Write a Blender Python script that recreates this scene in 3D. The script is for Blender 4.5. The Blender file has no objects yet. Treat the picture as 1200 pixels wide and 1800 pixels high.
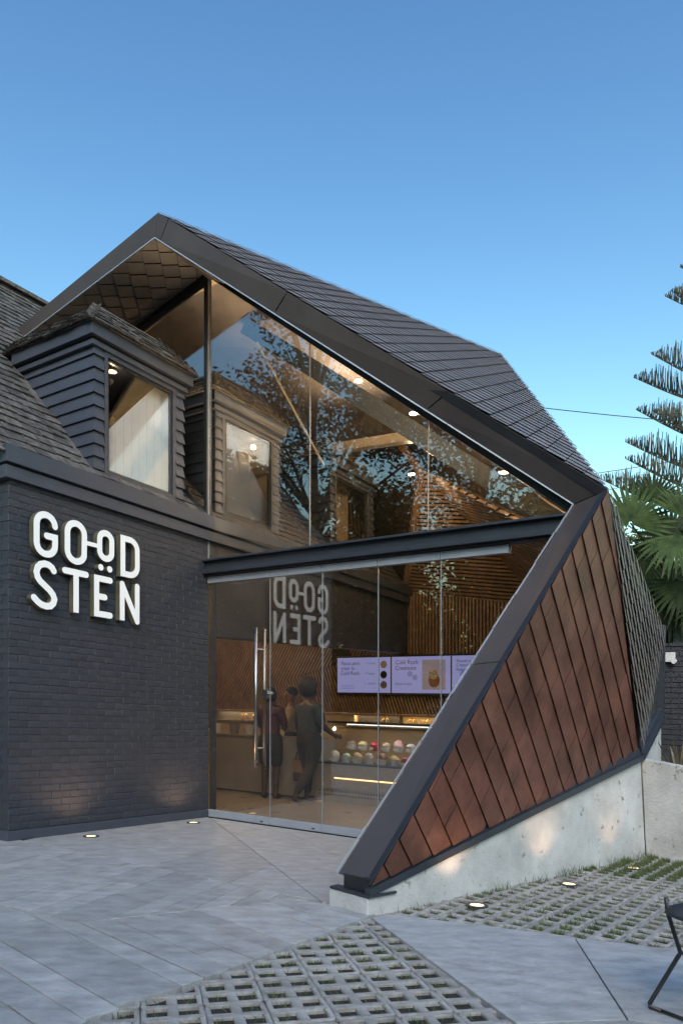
import bpy, bmesh, math, random
from mathutils import Vector, Matrix, noise
random.seed(7)
R = math.radians
sc = bpy.context.scene
col = sc.collection

# ------------------------------------------------------------------ camera, sky, sun, exposure
cam_d = bpy.data.cameras.new('camera'); cam = bpy.data.objects.new('camera', cam_d); col.objects.link(cam)
cam.location = (0, 0, 1.2); cam.rotation_euler = (R(90), 0, 0)
cam_d.sensor_fit = 'HORIZONTAL'; cam_d.sensor_width = 36; cam_d.lens = 36 * 1298 / 1200
cam_d.shift_y = 368 / 1200; cam_d.clip_start = .05; cam_d.clip_end = 3000
sc.camera = cam
world = bpy.data.worlds.new('World'); sc.world = world; world.use_nodes = True
wn = world.node_tree.nodes; wl = world.node_tree.links
sky = wn.new('ShaderNodeTexSky'); sky.sky_type = 'NISHITA'; sky.sun_disc = False
SUN_EL, SUN_AZ = 37.0, 180.0          # azimuth clockwise from +Y: behind the camera
sky.sun_elevation = R(SUN_EL); sky.sun_rotation = R(SUN_AZ)
sky.altitude = 0; sky.air_density = 2.4; sky.dust_density = 1.15; sky.ozone_density = 4.2
bg = wn['Background']; gam = wn.new('ShaderNodeGamma'); gam.inputs[1].default_value = 1.85   # deeper blue overhead, paler horizon
wl.new(sky.outputs[0], gam.inputs[0]); wl.new(gam.outputs[0], bg.inputs[0]); bg.inputs[1].default_value = .05
sun_d = bpy.data.lights.new('sun', 'SUN'); sun = bpy.data.objects.new('sun', sun_d); col.objects.link(sun)
sun_d.energy = 1.2; sun_d.angle = R(40); sun_d.color = (1, .91, .84)
_sd = Vector((math.sin(R(SUN_AZ)) * math.cos(R(SUN_EL)), math.cos(R(SUN_AZ)) * math.cos(R(SUN_EL)), math.sin(R(SUN_EL))))
sun.rotation_euler = _sd.to_track_quat('Z', 'Y').to_euler(); sun.location = _sd * 60
vs = sc.view_settings; vs.view_transform = 'Standard'; vs.look = 'None'; vs.exposure = 0.45; vs.gamma = 1
sc.cycles.max_bounces = 9; sc.cycles.transparent_max_bounces = 20; sc.cycles.glossy_bounces = 4
sc.cycles.use_denoising = True; sc.cycles.caustics_reflective = False; sc.cycles.caustics_refractive = False
sc.cycles.sample_clamp_indirect = 4

# ------------------------------------------------------------------ site frame
# s runs along the glass front, w into the building, z up; the whole plot falls about two degrees to the right
ANG = math.atan2(880, 1298); SL = -.0365
GV = Vector((math.cos(ANG), -math.sin(ANG), 0)); WV = Vector((math.sin(ANG), math.cos(ANG), 0))
C0 = Vector((-1.584, 8.825, 0))
def T(p):
    q = C0 + GV * p[0] + WV * p[1]
    return Vector((q.x, q.y, p[2] + SL * q.x))
def TX(p):
    return Vector((p[0], p[1], p[2] + SL * p[0]))
def TI(x, y):
    d = Vector((x, y, 0)) - C0; return d.dot(GV), d.dot(WV)
E_S = (GV + Vector((0, 0, SL * GV.x))).normalized(); E_W = (WV + Vector((0, 0, SL * WV.x)))
E_W = (E_W - E_S * E_W.dot(E_S)).normalized(); E_Z = E_S.cross(E_W).normalized()
def frame(p, sc_=(1, 1, 1), rz=0, rx=0, rs=0):
    m = Matrix((E_S, E_W, E_Z)).transposed().to_4x4(); m.translation = T(p)
    return m @ Matrix.Rotation(rz, 4, 'Z') @ Matrix.Rotation(rs, 4, 'Y') @ Matrix.Rotation(rx, 4, 'X') @ Matrix.Diagonal((*sc_, 1))

def V(*a): return Vector(a)
class MB:
    def __init__(s): s.v = []; s.f = []
    def add(s, vs_, fs):
        n = len(s.v); s.v += [Vector(q) for q in vs_]; s.f += [tuple(i + n for i in q) for q in fs]; return s
    def prism(s, pts, off):
        n = len(pts); off = Vector(off); a = [Vector(p) for p in pts]
        return s.add(a + [p + off for p in a], [tuple(range(n))[::-1], tuple(range(n, 2 * n))] + [(i, (i + 1) % n, n + (i + 1) % n, n + i) for i in range(n)])
    def box(s, a, b):
        x0, y0, z0 = a; x1, y1, z1 = b
        return s.prism([(x0, y0, z0), (x1, y0, z0), (x1, y1, z0), (x0, y1, z0)], (0, 0, z1 - z0))
    def bar(s, p, q, wd, ht, up=(0, 0, 1)):
        p, q, up = Vector(p), Vector(q), Vector(up); d = (q - p).normalized()
        side = d.cross(up).normalized(); up = side.cross(d).normalized()
        a = [p + side * x * wd / 2 + up * y * ht / 2 for x, y in ((-1, -1), (1, -1), (1, 1), (-1, 1))]
        return s.prism(a, q - p)
    def tube(s, pts, r, n=8, r2=None, cap=True):
        pts = [Vector(p) for p in pts]; k = len(s.v); m = len(pts); prev = None
        for i, p in enumerate(pts):
            d = (pts[min(i + 1, m - 1)] - pts[max(i - 1, 0)]).normalized()
            a = d.orthogonal().normalized() if prev is None else (prev - d * prev.dot(d)).normalized()
            prev = a; b = d.cross(a)
            rr = r if r2 is None else r + (r2 - r) * i / max(1, m - 1)
            for j in range(n):
                t = 2 * math.pi * j / n; s.v.append(p + (a * math.cos(t) + b * math.sin(t)) * rr)
        for i in range(m - 1):
            for j in range(n):
                s.f.append((k + i * n + j, k + i * n + (j + 1) % n, k + (i + 1) * n + (j + 1) % n, k + (i + 1) * n + j))
        if cap:
            s.f.append(tuple(range(k, k + n))[::-1]); s.f.append(tuple(range(k + (m - 1) * n, k + m * n)))
        return s
    def lathe(s, c, prof, n=20):
        c = Vector(c); k = len(s.v); m = len(prof)
        for r, z in prof:
            for j in range(n):
                t = 2 * math.pi * j / n; s.v.append(c + Vector((r * math.cos(t), r * math.sin(t), z)))
        for i in range(m - 1):
            for j in range(n):
                s.f.append((k + i * n + j, k + i * n + (j + 1) % n, k + (i + 1) * n + (j + 1) % n, k + (i + 1) * n + j))
        s.f.append(tuple(range(k, k + n))[::-1]); s.f.append(tuple(range(k + (m - 1) * n, k + m * n)))
        return s
    def mesh(s, name, mat, conv=T, smooth=False):
        me = bpy.data.meshes.new(name); me.from_pydata([conv(p) if conv else p for p in s.v], [], s.f)
        if mat: me.materials.append(mat)
        me.validate(); me.update()
        bm = bmesh.new(); bm.from_mesh(me); bmesh.ops.recalc_face_normals(bm, faces=bm.faces); bm.to_mesh(me); bm.free()
        if smooth: me.shade_smooth()
        return me
    def build(s, name, mat, parent=None, conv=T, smooth=False, bevel=0, **kw):
        return link(name, s.mesh(name, mat, conv, smooth), parent, bevel=bevel, **kw)
def link(name, data, parent=None, m=None, bevel=0, label=None, cat=None, group=None, kind=None):
    o = bpy.data.objects.new(name, data); col.objects.link(o)
    if parent is not None:
        o.parent = parent
        if parent.type == 'EMPTY': o.matrix_parent_inverse = Matrix.Translation(-parent.location)
    if m is not None: o.matrix_basis = m
    if bevel:
        b = o.modifiers.new('bevel', 'BEVEL'); b.width = bevel; b.segments = 2; b.limit_method = 'ANGLE'
    tag(o, label, cat, group, kind); return o
def tag(o, label=None, cat=None, group=None, kind=None):
    if label: o['label'] = label
    if cat: o['category'] = cat
    if group: o['group'] = group
    if kind: o['kind'] = kind
    return o
def thing(name, label, cat, loc, group=None):
    o = bpy.data.objects.new(name, None); col.objects.link(o); o.location = loc; o.empty_display_size = .1
    return tag(o, label, cat, group)
F_ = 1298.
def pix(q):   # approximate size of a world point set in view, only for ranking pieces by how large they show
    return 600 + F_ * q.x / max(q.y, .2), 1268 - F_ * (q.z - 1.2) / max(q.y, .2)
def pix_area(pts):
    p = [pix(q) for q in pts]; a = 0
    for i in range(len(p)):
        x0, y0 = p[i]; x1, y1 = p[(i + 1) % len(p)]; a += x0 * y1 - x1 * y0
    vis = any(-20 < x < 1220 and -20 < y < 1820 for x, y in p) and all(q.y > .3 for q in pts)
    return abs(a) if vis else 0

# ------------------------------------------------------------------ materials
def srgb(r, g, b):
    f = lambda c: ((c / 255 + .055) / 1.055) ** 2.4 if c > 10 else c / 3294
    return (f(r), f(g), f(b))
MATS = {}
def mat(name, c, rough=.6, metal=0, vary=.25, scale=6, bump=.15, bscale=60, rnd=0, coord='Object', stretch=(1, 1, 1), c2=None, spec=.5, detail=6, speck=None):
    m = bpy.data.materials.new(name); MATS[name] = m; m.use_nodes = True; nt = m.node_tree; N = nt.nodes; L = nt.links
    p = N['Principled BSDF']; p.inputs['Roughness'].default_value = rough; p.inputs['Metallic'].default_value = metal
    p.inputs['Specular IOR Level'].default_value = spec
    tc = N.new('ShaderNodeTexCoord'); mp = N.new('ShaderNodeMapping'); mp.inputs['Scale'].default_value = stretch
    L.new(tc.outputs[coord], mp.inputs[0])
    n1 = N.new('ShaderNodeTexNoise'); n1.inputs['Scale'].default_value = scale; n1.inputs['Detail'].default_value = detail; n1.inputs['Roughness'].default_value = .65
    L.new(mp.outputs[0], n1.inputs['Vector'])
    cr = N.new('ShaderNodeValToRGB'); L.new(n1.outputs[0], cr.inputs[0])
    c2 = c2 or c
    cr.color_ramp.elements[0].position = .3; cr.color_ramp.elements[1].position = .7
    cr.color_ramp.elements[0].color = (*[x * (1 - vary) for x in c], 1); cr.color_ramp.elements[1].color = (*[min(1, x * (1 + vary)) for x in c2], 1)
    out = cr.outputs[0]
    if rnd:
        oi = N.new('ShaderNodeObjectInfo'); mr = N.new('ShaderNodeMapRange'); mr.inputs[3].default_value = 1 - rnd; mr.inputs[4].default_value = 1 + rnd
        L.new(oi.outputs['Random'], mr.inputs[0]); mx = N.new('ShaderNodeMix'); mx.data_type = 'RGBA'; mx.blend_type = 'MULTIPLY'; mx.inputs[0].default_value = 1
        L.new(out, mx.inputs[6]); L.new(mr.outputs[0], mx.inputs[7]); out = mx.outputs[2]
    if speck:   # (colour, threshold, scale): stains or flecks with a shape of their own
        ns = N.new('ShaderNodeTexNoise'); ns.inputs['Scale'].default_value = speck[2]; ns.inputs['Detail'].default_value = 4; ns.inputs['Roughness'].default_value = .7
        L.new(mp.outputs[0], ns.inputs['Vector'])
        r2 = N.new('ShaderNodeMapRange'); r2.inputs[1].default_value = speck[1]; r2.inputs[2].default_value = speck[1] + .06; L.new(ns.outputs[0], r2.inputs[0])
        mx = N.new('ShaderNodeMix'); mx.data_type = 'RGBA'; L.new(r2.outputs[0], mx.inputs[0]); L.new(out, mx.inputs[6]); mx.inputs[7].default_value = (*speck[0], 1); out = mx.outputs[2]
    L.new(out, p.inputs['Base Color'])
    rr = N.new('ShaderNodeMapRange'); rr.inputs[3].default_value = max(.02, rough - .12); rr.inputs[4].default_value = min(1, rough + .12); L.new(n1.outputs[0], rr.inputs[0]); L.new(rr.outputs[0], p.inputs['Roughness'])
    if bump:
        n2 = N.new('ShaderNodeTexNoise'); n2.inputs['Scale'].default_value = bscale; n2.inputs['Detail'].default_value = 5; L.new(mp.outputs[0], n2.inputs['Vector'])
        b = N.new('ShaderNodeBump'); b.inputs['Strength'].default_value = bump; b.inputs['Distance'].default_value = .02; L.new(n2.outputs[0], b.inputs['Height']); L.new(b.outputs[0], p.inputs['Normal'])
    return m
def emit(name, c, st, base=.5):
    m = bpy.data.materials.new(name); m.use_nodes = True; p = m.node_tree.nodes['Principled BSDF']
    p.inputs['Base Color'].default_value = (*[x * base for x in c], 1); p.inputs['Emission Color'].default_value = (*c, 1); p.inputs['Emission Strength'].default_value = st
    p.inputs['Roughness'].default_value = .4; return m
def glass(name, f0=.15, tint=(.72, .72, .70)):
    m = bpy.data.materials.new(name); m.use_nodes = True; nt = m.node_tree; N = nt.nodes; L = nt.links; N.clear()
    o = N.new('ShaderNodeOutputMaterial'); mx = N.new('ShaderNodeMixShader'); lw = N.new('ShaderNodeLayerWeight'); lw.inputs[0].default_value = .5
    pw_ = N.new('ShaderNodeMath'); pw_.operation = 'POWER'; pw_.inputs[1].default_value = 4.0; mr = N.new('ShaderNodeMapRange'); mr.inputs[3].default_value = f0; mr.inputs[4].default_value = 1
    L.new(lw.outputs['Facing'], pw_.inputs[0]); L.new(pw_.outputs[0], mr.inputs[0]); L.new(mr.outputs[0], mx.inputs[0])
    t = N.new('ShaderNodeBsdfTransparent'); t.inputs[0].default_value = (*tint, 1); g = N.new('ShaderNodeBsdfGlossy'); g.inputs['Roughness'].default_value = 0
    g.inputs[0].default_value = (.95, .97, 1, 1)
    L.new(t.outputs[0], mx.inputs[1]); L.new(g.outputs[0], mx.inputs[2]); L.new(mx.outputs[0], o.inputs[0]); return m

M_brick = mat('painted_brick', (.036, .039, .051), .55, vary=.18, scale=9, bump=.35, bscale=70, rnd=.10)
M_paint = mat('grey_paint', (.052, .060, .082), .5, vary=.12, scale=5, bump=.06, bscale=40, rnd=.05)
M_paintd = mat('dark_paint', (.018, .020, .026), .45, vary=.15, bump=.05)
M_shingle = mat('wood_shingle', (.050, .044, .040), .85, vary=.45, scale=14, bump=.6, bscale=45, rnd=.35, c2=(.095, .088, .082), speck=((.17, .17, .15), .70, 26))
M_tile = mat('roof_tile', (.168, .146, .140), .36, vary=.14, scale=7, bump=.05, rnd=.16)
M_tileg = mat('grey_tile', (.175, .148, .130), .5, vary=.14, scale=7, bump=.06, rnd=.14)
M_soff = mat('soffit_tile', (.24, .22, .20), .55, vary=.12, scale=7, bump=.06, rnd=.14)
M_copper = mat('copper_tile', (.102, .039, .028), .46, metal=.22, vary=.3, scale=3.2, bump=.10, bscale=30, rnd=.13, c2=(.155, .066, .046), speck=((.28, .20, .165), .74, 12))
M_bronze = mat('bronze_sheet', (.078, .066, .063), .42, metal=.3, vary=.16, scale=1.4, bump=.12, bscale=2.2)
M_edge = mat('edge_strip', (.55, .58, .62), .35, metal=.6, vary=.1, bump=0)
M_black = mat('black_steel', (.013, .014, .017), .45, vary=.2, bump=.04)
M_steel = mat('beam_steel', (.030, .036, .048), .38, vary=.12, bump=.04)
M_alu = mat('aluminium', (.33, .37, .43), .5, metal=.3, vary=.06, bump=.02)
M_chrome = mat('brushed_steel', (.34, .34, .34), .3, metal=1, vary=.05, bump=0)
M_conc = mat('raw_concrete', (.46, .458, .455), .8, vary=.22, scale=2.8, bump=.35, bscale=45, c2=(.47, .47, .465), speck=((.22, .215, .20), .62, 9))
M_pave = mat('paving_concrete', (.275, .273, .272), .52, vary=.20, scale=4.5, bump=.3, bscale=60, rnd=.12, stretch=(1.3, 2.6, 1), c2=(.345, .345, .345), speck=((.15, .145, .135), .675, 17), detail=14)
M_turf = mat('turf_paver', (.235, .218, .200), .88, vary=.3, scale=11, bump=.5, bscale=55, rnd=.14, c2=(.31, .295, .275), speck=((.07, .07, .055), .66, 14))
M_soil = mat('soil', (.022, .019, .013), .95, vary=.4, scale=20, bump=.7, bscale=60)
M_ground = mat('ground_earth', (.11, .105, .095), .95, vary=.3, scale=3, bump=.4, bscale=20)
M_grass = mat('grass', (.040, .070, .018), .7, vary=.45, scale=9, bump=0, c2=(.10, .13, .04))
M_wood = mat('slat_wood', (.20, .125, .070), .55, vary=.25, scale=4, bump=.1, c2=(.26, .165, .095))
M_woodb = mat('slat_backing', (.022, .015, .010), .8, vary=.2, bump=0)
M_cream = mat('cream_plaster', (.52, .42, .27), .75, vary=.06, scale=2, bump=.03)
M_floor = mat('shop_floor', (.22, .18, .13), .30, vary=.10, scale=1.5, bump=.03)
M_marble = mat('pale_marble', (.25, .22, .18), .35, vary=.14, scale=3, bump=.02, speck=((.22, .185, .15), .68, 4))
M_white = mat('white_paint', (.72, .72, .72), .5, vary=.05, bump=.02)
M_skygrey = mat('sky_grey_lining', (.10, .11, .13), .6, vary=.1, bump=0)  # lining coloured grey-blue for the sky reflected in the second dormer window
M_olive = mat('brass_return', (.19, .18, .125), .38, metal=.45, vary=.15, bump=.02)
M_cable = mat('black_cable', (.015, .015, .017), .6, bump=0)
M_bark = mat('bark', (.060, .048, .038), .9, vary=.35, scale=9, bump=.6, bscale=25)
M_leaf = mat('leaf', (.028, .038, .012), .6, vary=.5, scale=1.5, bump=0, c2=(.075, .085, .028))
M_needle = mat('pine_needle', (.026, .034, .026), .7, vary=.4, scale=3, bump=0, c2=(.055, .060, .045))
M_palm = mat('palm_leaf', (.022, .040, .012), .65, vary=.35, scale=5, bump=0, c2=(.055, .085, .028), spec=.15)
M_palmd = mat('palm_leaf_dark', (.014, .024, .010), .55, vary=.4, scale=5, bump=0, c2=(.028, .042, .017), spec=.1)  # darker leaf green for the rear and lower leaves
M_flax = mat('flax_leaf', (.075, .062, .036), .55, vary=.4, scale=8, bump=0, c2=(.16, .13, .075))
M_bead = mat('beige_render', (.27, .25, .23), .8, vary=.1, bump=.1)
M_plast = mat('white_plastic', (.62, .62, .62), .4, vary=.05, bump=0)
M_chair = mat('charcoal_metal', (.028, .029, .032), .42, vary=.15, bump=.03)
M_brass = mat('brass_wire', (.42, .28, .10), .3, metal=.9, vary=.1, bump=0)
G_main = glass('facade_glass', .125, (.93, .92, .90))
G_win = glass('window_glass', .09, (.93, .94, .95))
G_case = glass('case_glass', .03, (.96, .97, .97))
E_sign = emit('sign_face', (1, 1, 1), .15, .78)
E_warm = emit('warm_lamp', (1, .74, .42), 1.9)
E_led = emit('led_strip', (1, .97, .9), 1.6)
E_screen = emit('screen_panel', srgb(150, 152, 208), .70, .05)
E_sc2 = emit('screen_picture', srgb(150, 135, 140), .55, .05)
E_ink = emit('screen_ink', (.02, .02, .05), .1, .2)
E_pale = emit('screen_grey', srgb(120, 124, 175), .7, .05)

def clip_poly(poly, clip):   # 2D convex clip (Sutherland-Hodgman), both counter-clockwise
    out = list(poly)
    for i in range(len(clip)):
        a, b = clip[i], clip[(i + 1) % len(clip)]; inp = out; out = []
        if not inp: return []
        side = lambda p: (b[0] - a[0]) * (p[1] - a[1]) - (b[1] - a[1]) * (p[0] - a[0])
        for j in range(len(inp)):
            p, q = inp[j], inp[(j + 1) % len(inp)]; sp, sq = side(p), side(q)
            if sp >= 0: out.append(p)
            if sp * sq < 0:
                t = sp / (sp - sq); out.append((p[0] + (q[0] - p[0]) * t, p[1] + (q[1] - p[1]) * t))
    return out
def ccw(p):
    a = sum(p[i][0] * p[(i + 1) % len(p)][1] - p[(i + 1) % len(p)][0] * p[i][1] for i in range(len(p)))
    return p if a > 0 else p[::-1]
def area2(p): return abs(sum(p[i][0] * p[(i + 1) % len(p)][1] - p[(i + 1) % len(p)][0] * p[i][1] for i in range(len(p)))) / 2

def clad(poly, u, v, du, dv, n, parent, mt, name, lipv=.014, lipu=.005, gap=.005, stag=.5, limit=300, origin=None):
    """cover a flat facet with overlapping tiles; strips run along u, dv wide; each tile its own piece"""
    poly = [Vector(p) for p in poly]; u = Vector(u).normalized(); n = Vector(n).normalized()
    o = Vector(origin) if origin else poly[0]; v = Vector(v).normalized()
    # work in plane coordinates of the skew pair (u, v)
    uu, uv, vv = 1, u.dot(v), 1
    def to2(p):
        d = p - o; a, b = d.dot(u), d.dot(v); det = 1 - uv * uv; return ((a - b * uv) / det, (b - a * uv) / det)
    P2 = ccw([to2(p) for p in poly]); xs = [p[0] for p in P2]; ys = [p[1] for p in P2]; pcs = []
    for j in range(math.floor(min(ys) / dv) - 1, math.ceil(max(ys) / dv) + 1):
        sh = (j * stag % 1) * du
        for i in range(math.floor((min(xs) - sh) / du) - 1, math.ceil((max(xs) - sh) / du) + 1):
            x0, y0 = i * du + sh, j * dv
            q = clip_poly([(x0 + gap * .4, y0 + gap), (x0 + du - gap * .4, y0 + gap), (x0 + du - gap * .4, y0 + dv), (x0 + gap * .4, y0 + dv)], P2)
            if len(q) < 3 or area2(q) < .0012: continue
            jt = random.uniform(-.0015, .0015)
            top = [o + u * a + v * b + n * (.005 + jt + (lipv * (b - y0) / dv if lipv > 0 else -lipv * (1 - (b - y0) / dv)) + (lipu * (a - x0) / du if lipu > 0 else -lipu * (1 - (a - x0) / du))) for a, b in q]
            bot = [t - n * .003 for t in top]
            pcs.append((pix_area([T(p) for p in top]), top, bot))
    pcs.sort(key=lambda e: -e[0]); rest = MB()
    for k, (a, top, bot) in enumerate(pcs):
        m = len(top); fs = [tuple(range(m)), tuple(range(m, 2 * m))[::-1]] + [(i, (i + 1) % m, m + (i + 1) % m, m + i) for i in range(m)]
        if k < limit and a > 0: MB().add(top + bot, fs).build(name, mt, parent)
        else: rest.add(top + bot, fs)
    if rest.v: rest.build(name + '_field', mt, parent, kind='stuff')

def slats(poly, d, n, pitch, wd, dep, parent, name='slat_field'):
    poly = [Vector(p) for p in poly]; n = Vector(n).normalized(); d = Vector(d); d = (d - n * d.dot(n)).normalized(); e = n.cross(d)
    o = poly[0]; P2 = ccw([((p - o).dot(d), (p - o).dot(e)) for p in poly]); ys = [p[1] for p in P2]; xs = [p[0] for p in P2]; mb = MB()
    y = min(ys)
    while y < max(ys):
        q = clip_poly([(min(xs) - 1, y), (max(xs) + 1, y), (max(xs) + 1, y + wd), (min(xs) - 1, y + wd)], P2)
        if len(q) >= 3: mb.prism([o + d * a + e * b for a, b in q], n * dep)
        y += pitch
    mb.build(name, M_wood, parent, kind='stuff')
    MB().prism([p - n * .004 for p in poly], -n * .03).build('backing_panel', M_woodb, parent)

# ================================================================== SETTING
g = MB()
NX = 40
for i in range(NX + 1):
    for j in range(NX + 1):
        g.v.append(V((i / NX - .5) * 700, (j / NX - .25) * 700, -.075))
for i in range(NX):
    for j in range(NX):
        a = i * (NX + 1) + j; g.f.append((a, a + NX + 1, a + NX + 2, a + 1))
g.build('ground', M_ground, conv=lambda p: V(p.x, p.y, p.z + SL * max(-60, min(60, p.x))), kind='structure')
# soil under the turf pavers
MB().prism([(3.6, -7, -.06), (9, -7, -.06), (9, 1.6, -.06), (3.6, 1.6, -.06)], (0, 0, -.03)).build('soil', M_soil, kind='structure')

terrace = MB().prism([(-3, -7.5, -.06), (3.83, -7.5, -.06), (3.83, -.02, -.06), (-3, -.02, -.06)], (0, 0, .02)).build('paving', M_woodb, kind='structure')
def slab(pts, parent, top=0.0, gap=.0045, th=.05, name='slab'):
    pts = ccw([tuple(p) for p in pts]); n = len(pts); L = []
    for i in range(n):
        a, b = Vector(pts[i]), Vector(pts[(i + 1) % n]); d = (b - a).normalized(); nn = Vector((-d.y, d.x)); L.append((a + nn * gap, d))
    q = []
    for i in range(n):
        (p, d), (p2, d2) = L[i - 1], L[i]; cr = d.x * d2.y - d.y * d2.x
        if abs(cr) < .02: c = p2
        else: t = ((p2 - p).x * d2.y - (p2 - p).y * d2.x) / cr; c = p + d * t
        q.append((c.x, c.y, top - th))
    o = MB().prism(q, (0, 0, th)).build(name, M_pave, parent, bevel=.003); return o
def board_field(poly, d, widths, gap, jit=.002, lens=None):
    """strips of paving along d, clipped to a convex field; some are cut across into shorter lengths"""
    d = Vector(d).normalized(); e = Vector((-d.y, d.x)); P2 = ccw([(Vector(p).dot(d), Vector(p).dot(e)) for p in poly]); ys = [p[1] for p in P2]; xs_ = [p[0] for p in P2]; y = min(ys)
    while y < max(ys):
        wd = random.choice(widths); cuts_ = [min(xs_) - .1]
        if lens:
            x = min(xs_) + random.uniform(.3, 1) * lens
            while x < max(xs_): cuts_.append(x); x += lens * random.uniform(.7, 1.3)
        cuts_.append(max(xs_) + .1)
        for x0, x1 in zip(cuts_, cuts_[1:]):
            q = clip_poly([(x0, y), (x1, y), (x1, y + wd), (x0, y + wd)], P2)
            q2 = []
            for pt in q:
                if not q2 or (Vector(pt) - Vector(q2[-1])).length > .012: q2.append(pt)
            if len(q2) > 2 and (Vector(q2[0]) - Vector(q2[-1])).length < .012: q2.pop()
            if len(q2) >= 3 and area2(q2) > .008: slab([tuple(d * p[0] + e * p[1]) for p in q2], terrace, top=random.uniform(-jit, jit), gap=gap)
        y += wd
board_field([(0, -2.45), (3.412, -2.45), (.06, -.052), (0, -.05)], (-.25, .97), (.55, .8, .65), .0022, .001)
board_field([(.066, -.05), (3.416, -2.446), (3.62, -2.30), (4.1, -1.0), (4.3, -.045)], (.83, -.56), (.7, .9), .0022, .001)
board_field([(-3, -2.455), (3.24, -2.455), (2.68, -3.77), (-3, -4.45)], (-.28, .96), (.16, .32, .17, .33), .0026, .0012, 1.4)
board_field([(3.245, -2.47), (2.685, -3.772), (3.845, -3.96), (3.845, -2.47)], (1, -.163), (.165, .16, .17), .0032, .002, 1.6)
board_field([(2.675, -3.778), (-3, -4.458), (-3, -7.4), (3.845, -7.4), (3.845, -3.968)], (1, -.163), (.165, .175, .16, .17, .33), .0036, .002, 1.9)
# slab between the two turf fields
right_slab = MB().prism([(3.87, -2.56, -.06), (5.17, -3.54, -.06), (7.9, -5.6, -.06), (8.5, -1.25, -.06), (5.53, -1.945, -.06), (4.95, -2.125, -.06), (3.93, -2.41, -.06)], (0, 0, .012)).build('path', M_woodb, kind='structure')
slab([(3.87, -2.56), (5.17, -3.54), (5.52, -3.2), (4.985, -2.14), (4.95, -2.125), (3.93, -2.41)], right_slab, gap=.002)
slab([(4.99, -2.14), (5.525, -3.2), (6.4, -2.9), (6.4, -1.72), (5.53, -1.96)], right_slab, top=-.001, gap=.002)
slab([(5.172, -3.543), (8.0, -5.7), (8.2, -3.86), (6.41, -2.902), (5.525, -3.202)], right_slab, top=-.001, gap=.002)
slab([(6.41, -2.9), (8.2, -3.85), (8.6, -1.2), (6.41, -1.73)], right_slab)

# turf pavers: one grid block, copied
def paver_mesh(name):
    p = .128; bm = bmesh.new(); hw = .041
    cuts = [-p, -p / 2 - hw, -p / 2 + hw, p / 2 - hw, p / 2 + hw, p]
    vs_ = {}
    def vt(i, j):
        if (i, j) not in vs_: vs_[(i, j)] = bm.verts.new((cuts[i] * (.93 if i in (0, 5) and j in (0, 5) else 1), cuts[j] * (.93 if i in (0, 5) and j in (0, 5) else 1), 0))
        return vs_[(i, j)]
    for i in range(5):
        for j in range(5):
            if i in (1, 3) and j in (1, 3): continue
            bm.faces.new((vt(i, j), vt(i + 1, j), vt(i + 1, j + 1), vt(i, j + 1)))
    r = bmesh.ops.extrude_face_region(bm, geom=bm.faces[:])
    up = [e for e in r['geom'] if isinstance(e, bmesh.types.BMVert)]
    for v in bm.verts: v.co.z = -.075
    for v in up:
        v.co.z = 0
    # taper towards the top so the rims read
    for v in up:
        v.co.x *= .994; v.co.y *= .994
    bmesh.ops.recalc_face_normals(bm, faces=bm.faces)
    es = [e for e in bm.edges if all(abs(v.co.z) < 1e-5 for v in e.verts) and len(e.link_faces) == 2 and abs(e.link_faces[0].normal.dot(e.link_faces[1].normal)) < .5]
    bmesh.ops.bevel(bm, geom=es, offset=.005, segments=1, affect='EDGES')
    me = bpy.data.meshes.new(name); bm.to_mesh(me); bm.free(); me.materials.append(M_turf); return me
paver_me = paver_mesh('turf_paver')
def inside(p, poly):
    c = False
    for i in range(len(poly)):
        a, b = poly[i], poly[i - 1]
        if (a[1] > p[1]) != (b[1] > p[1]) and p[0] < (b[0] - a[0]) * (p[1] - a[1]) / (b[1] - a[1]) + a[0]: c = not c
    return c
holes = []
def pave_field(poly, ang, name, label, org=(0, 0)):
    root = MB().prism([(x, y, -.066) for x, y in poly], (0, 0, .039)).build(name, M_soil, kind='structure')
    ca, sa = math.cos(ang), math.sin(ang); P_ = .2572
    cx = sum(p[0] for p in poly) / len(poly); cy = sum(p[1] for p in poly) / len(poly)
    for i in range(-30, 30):
        for j in range(-30, 30):
            q = (org[0] + ca * i * P_ - sa * j * P_, org[1] + sa * i * P_ + ca * j * P_)
            pts = [(q[0] + ca * a - sa * b, q[1] + sa * a + ca * b) for a in (-.12, 0, .12) for b in (-.12, 0, .12)]
            if not any(inside(t, poly) for t in pts): continue
            w_ = T((q[0], q[1], 0))
            if w_.y < 1.9 or not -300 < pix(w_)[0] < 1500: continue
            o = link('turf_paver', paver_me, root, frame((q[0], q[1], -.010 + random.uniform(-.004, .003)), rz=ang + random.uniform(-.012, .012), rx=random.uniform(-.012, .012), rs=random.uniform(-.012, .012)))
            for a in (-.064, .064):
                for b in (-.064, .064):
                    h_ = (q[0] + ca * a - sa * b, q[1] + sa * a + ca * b)
                    if inside(h_, poly): holes.append(h_)
    return root
rowang = math.atan2(math.sin(R(15)), math.cos(R(15)))     # grid rows seen about 15 degrees off the view plane
d_ = Vector((math.cos(R(15)), math.sin(R(15)), 0)); lower_ang = math.atan2(d_.dot(WV), d_.dot(GV))
pave_field([(3.86, -2.57), (3.86, -4.8), (4.2, -6.0), (7.0, -6.0), (7.4, -5.25), (5.17, -3.56)], lower_ang, 'turf_strip', '', (3.95, -2.9))
pave_field([(3.83, -2.5), (4.70, 1.22), (5.2, 1.10), (8.4, .6), (8.4, -1.15), (5.53, -1.93), (4.95, -2.11), (3.93, -2.39)], lower_ang + R(38), 'turf_bed', '', (4.3, -1.7))
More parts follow.
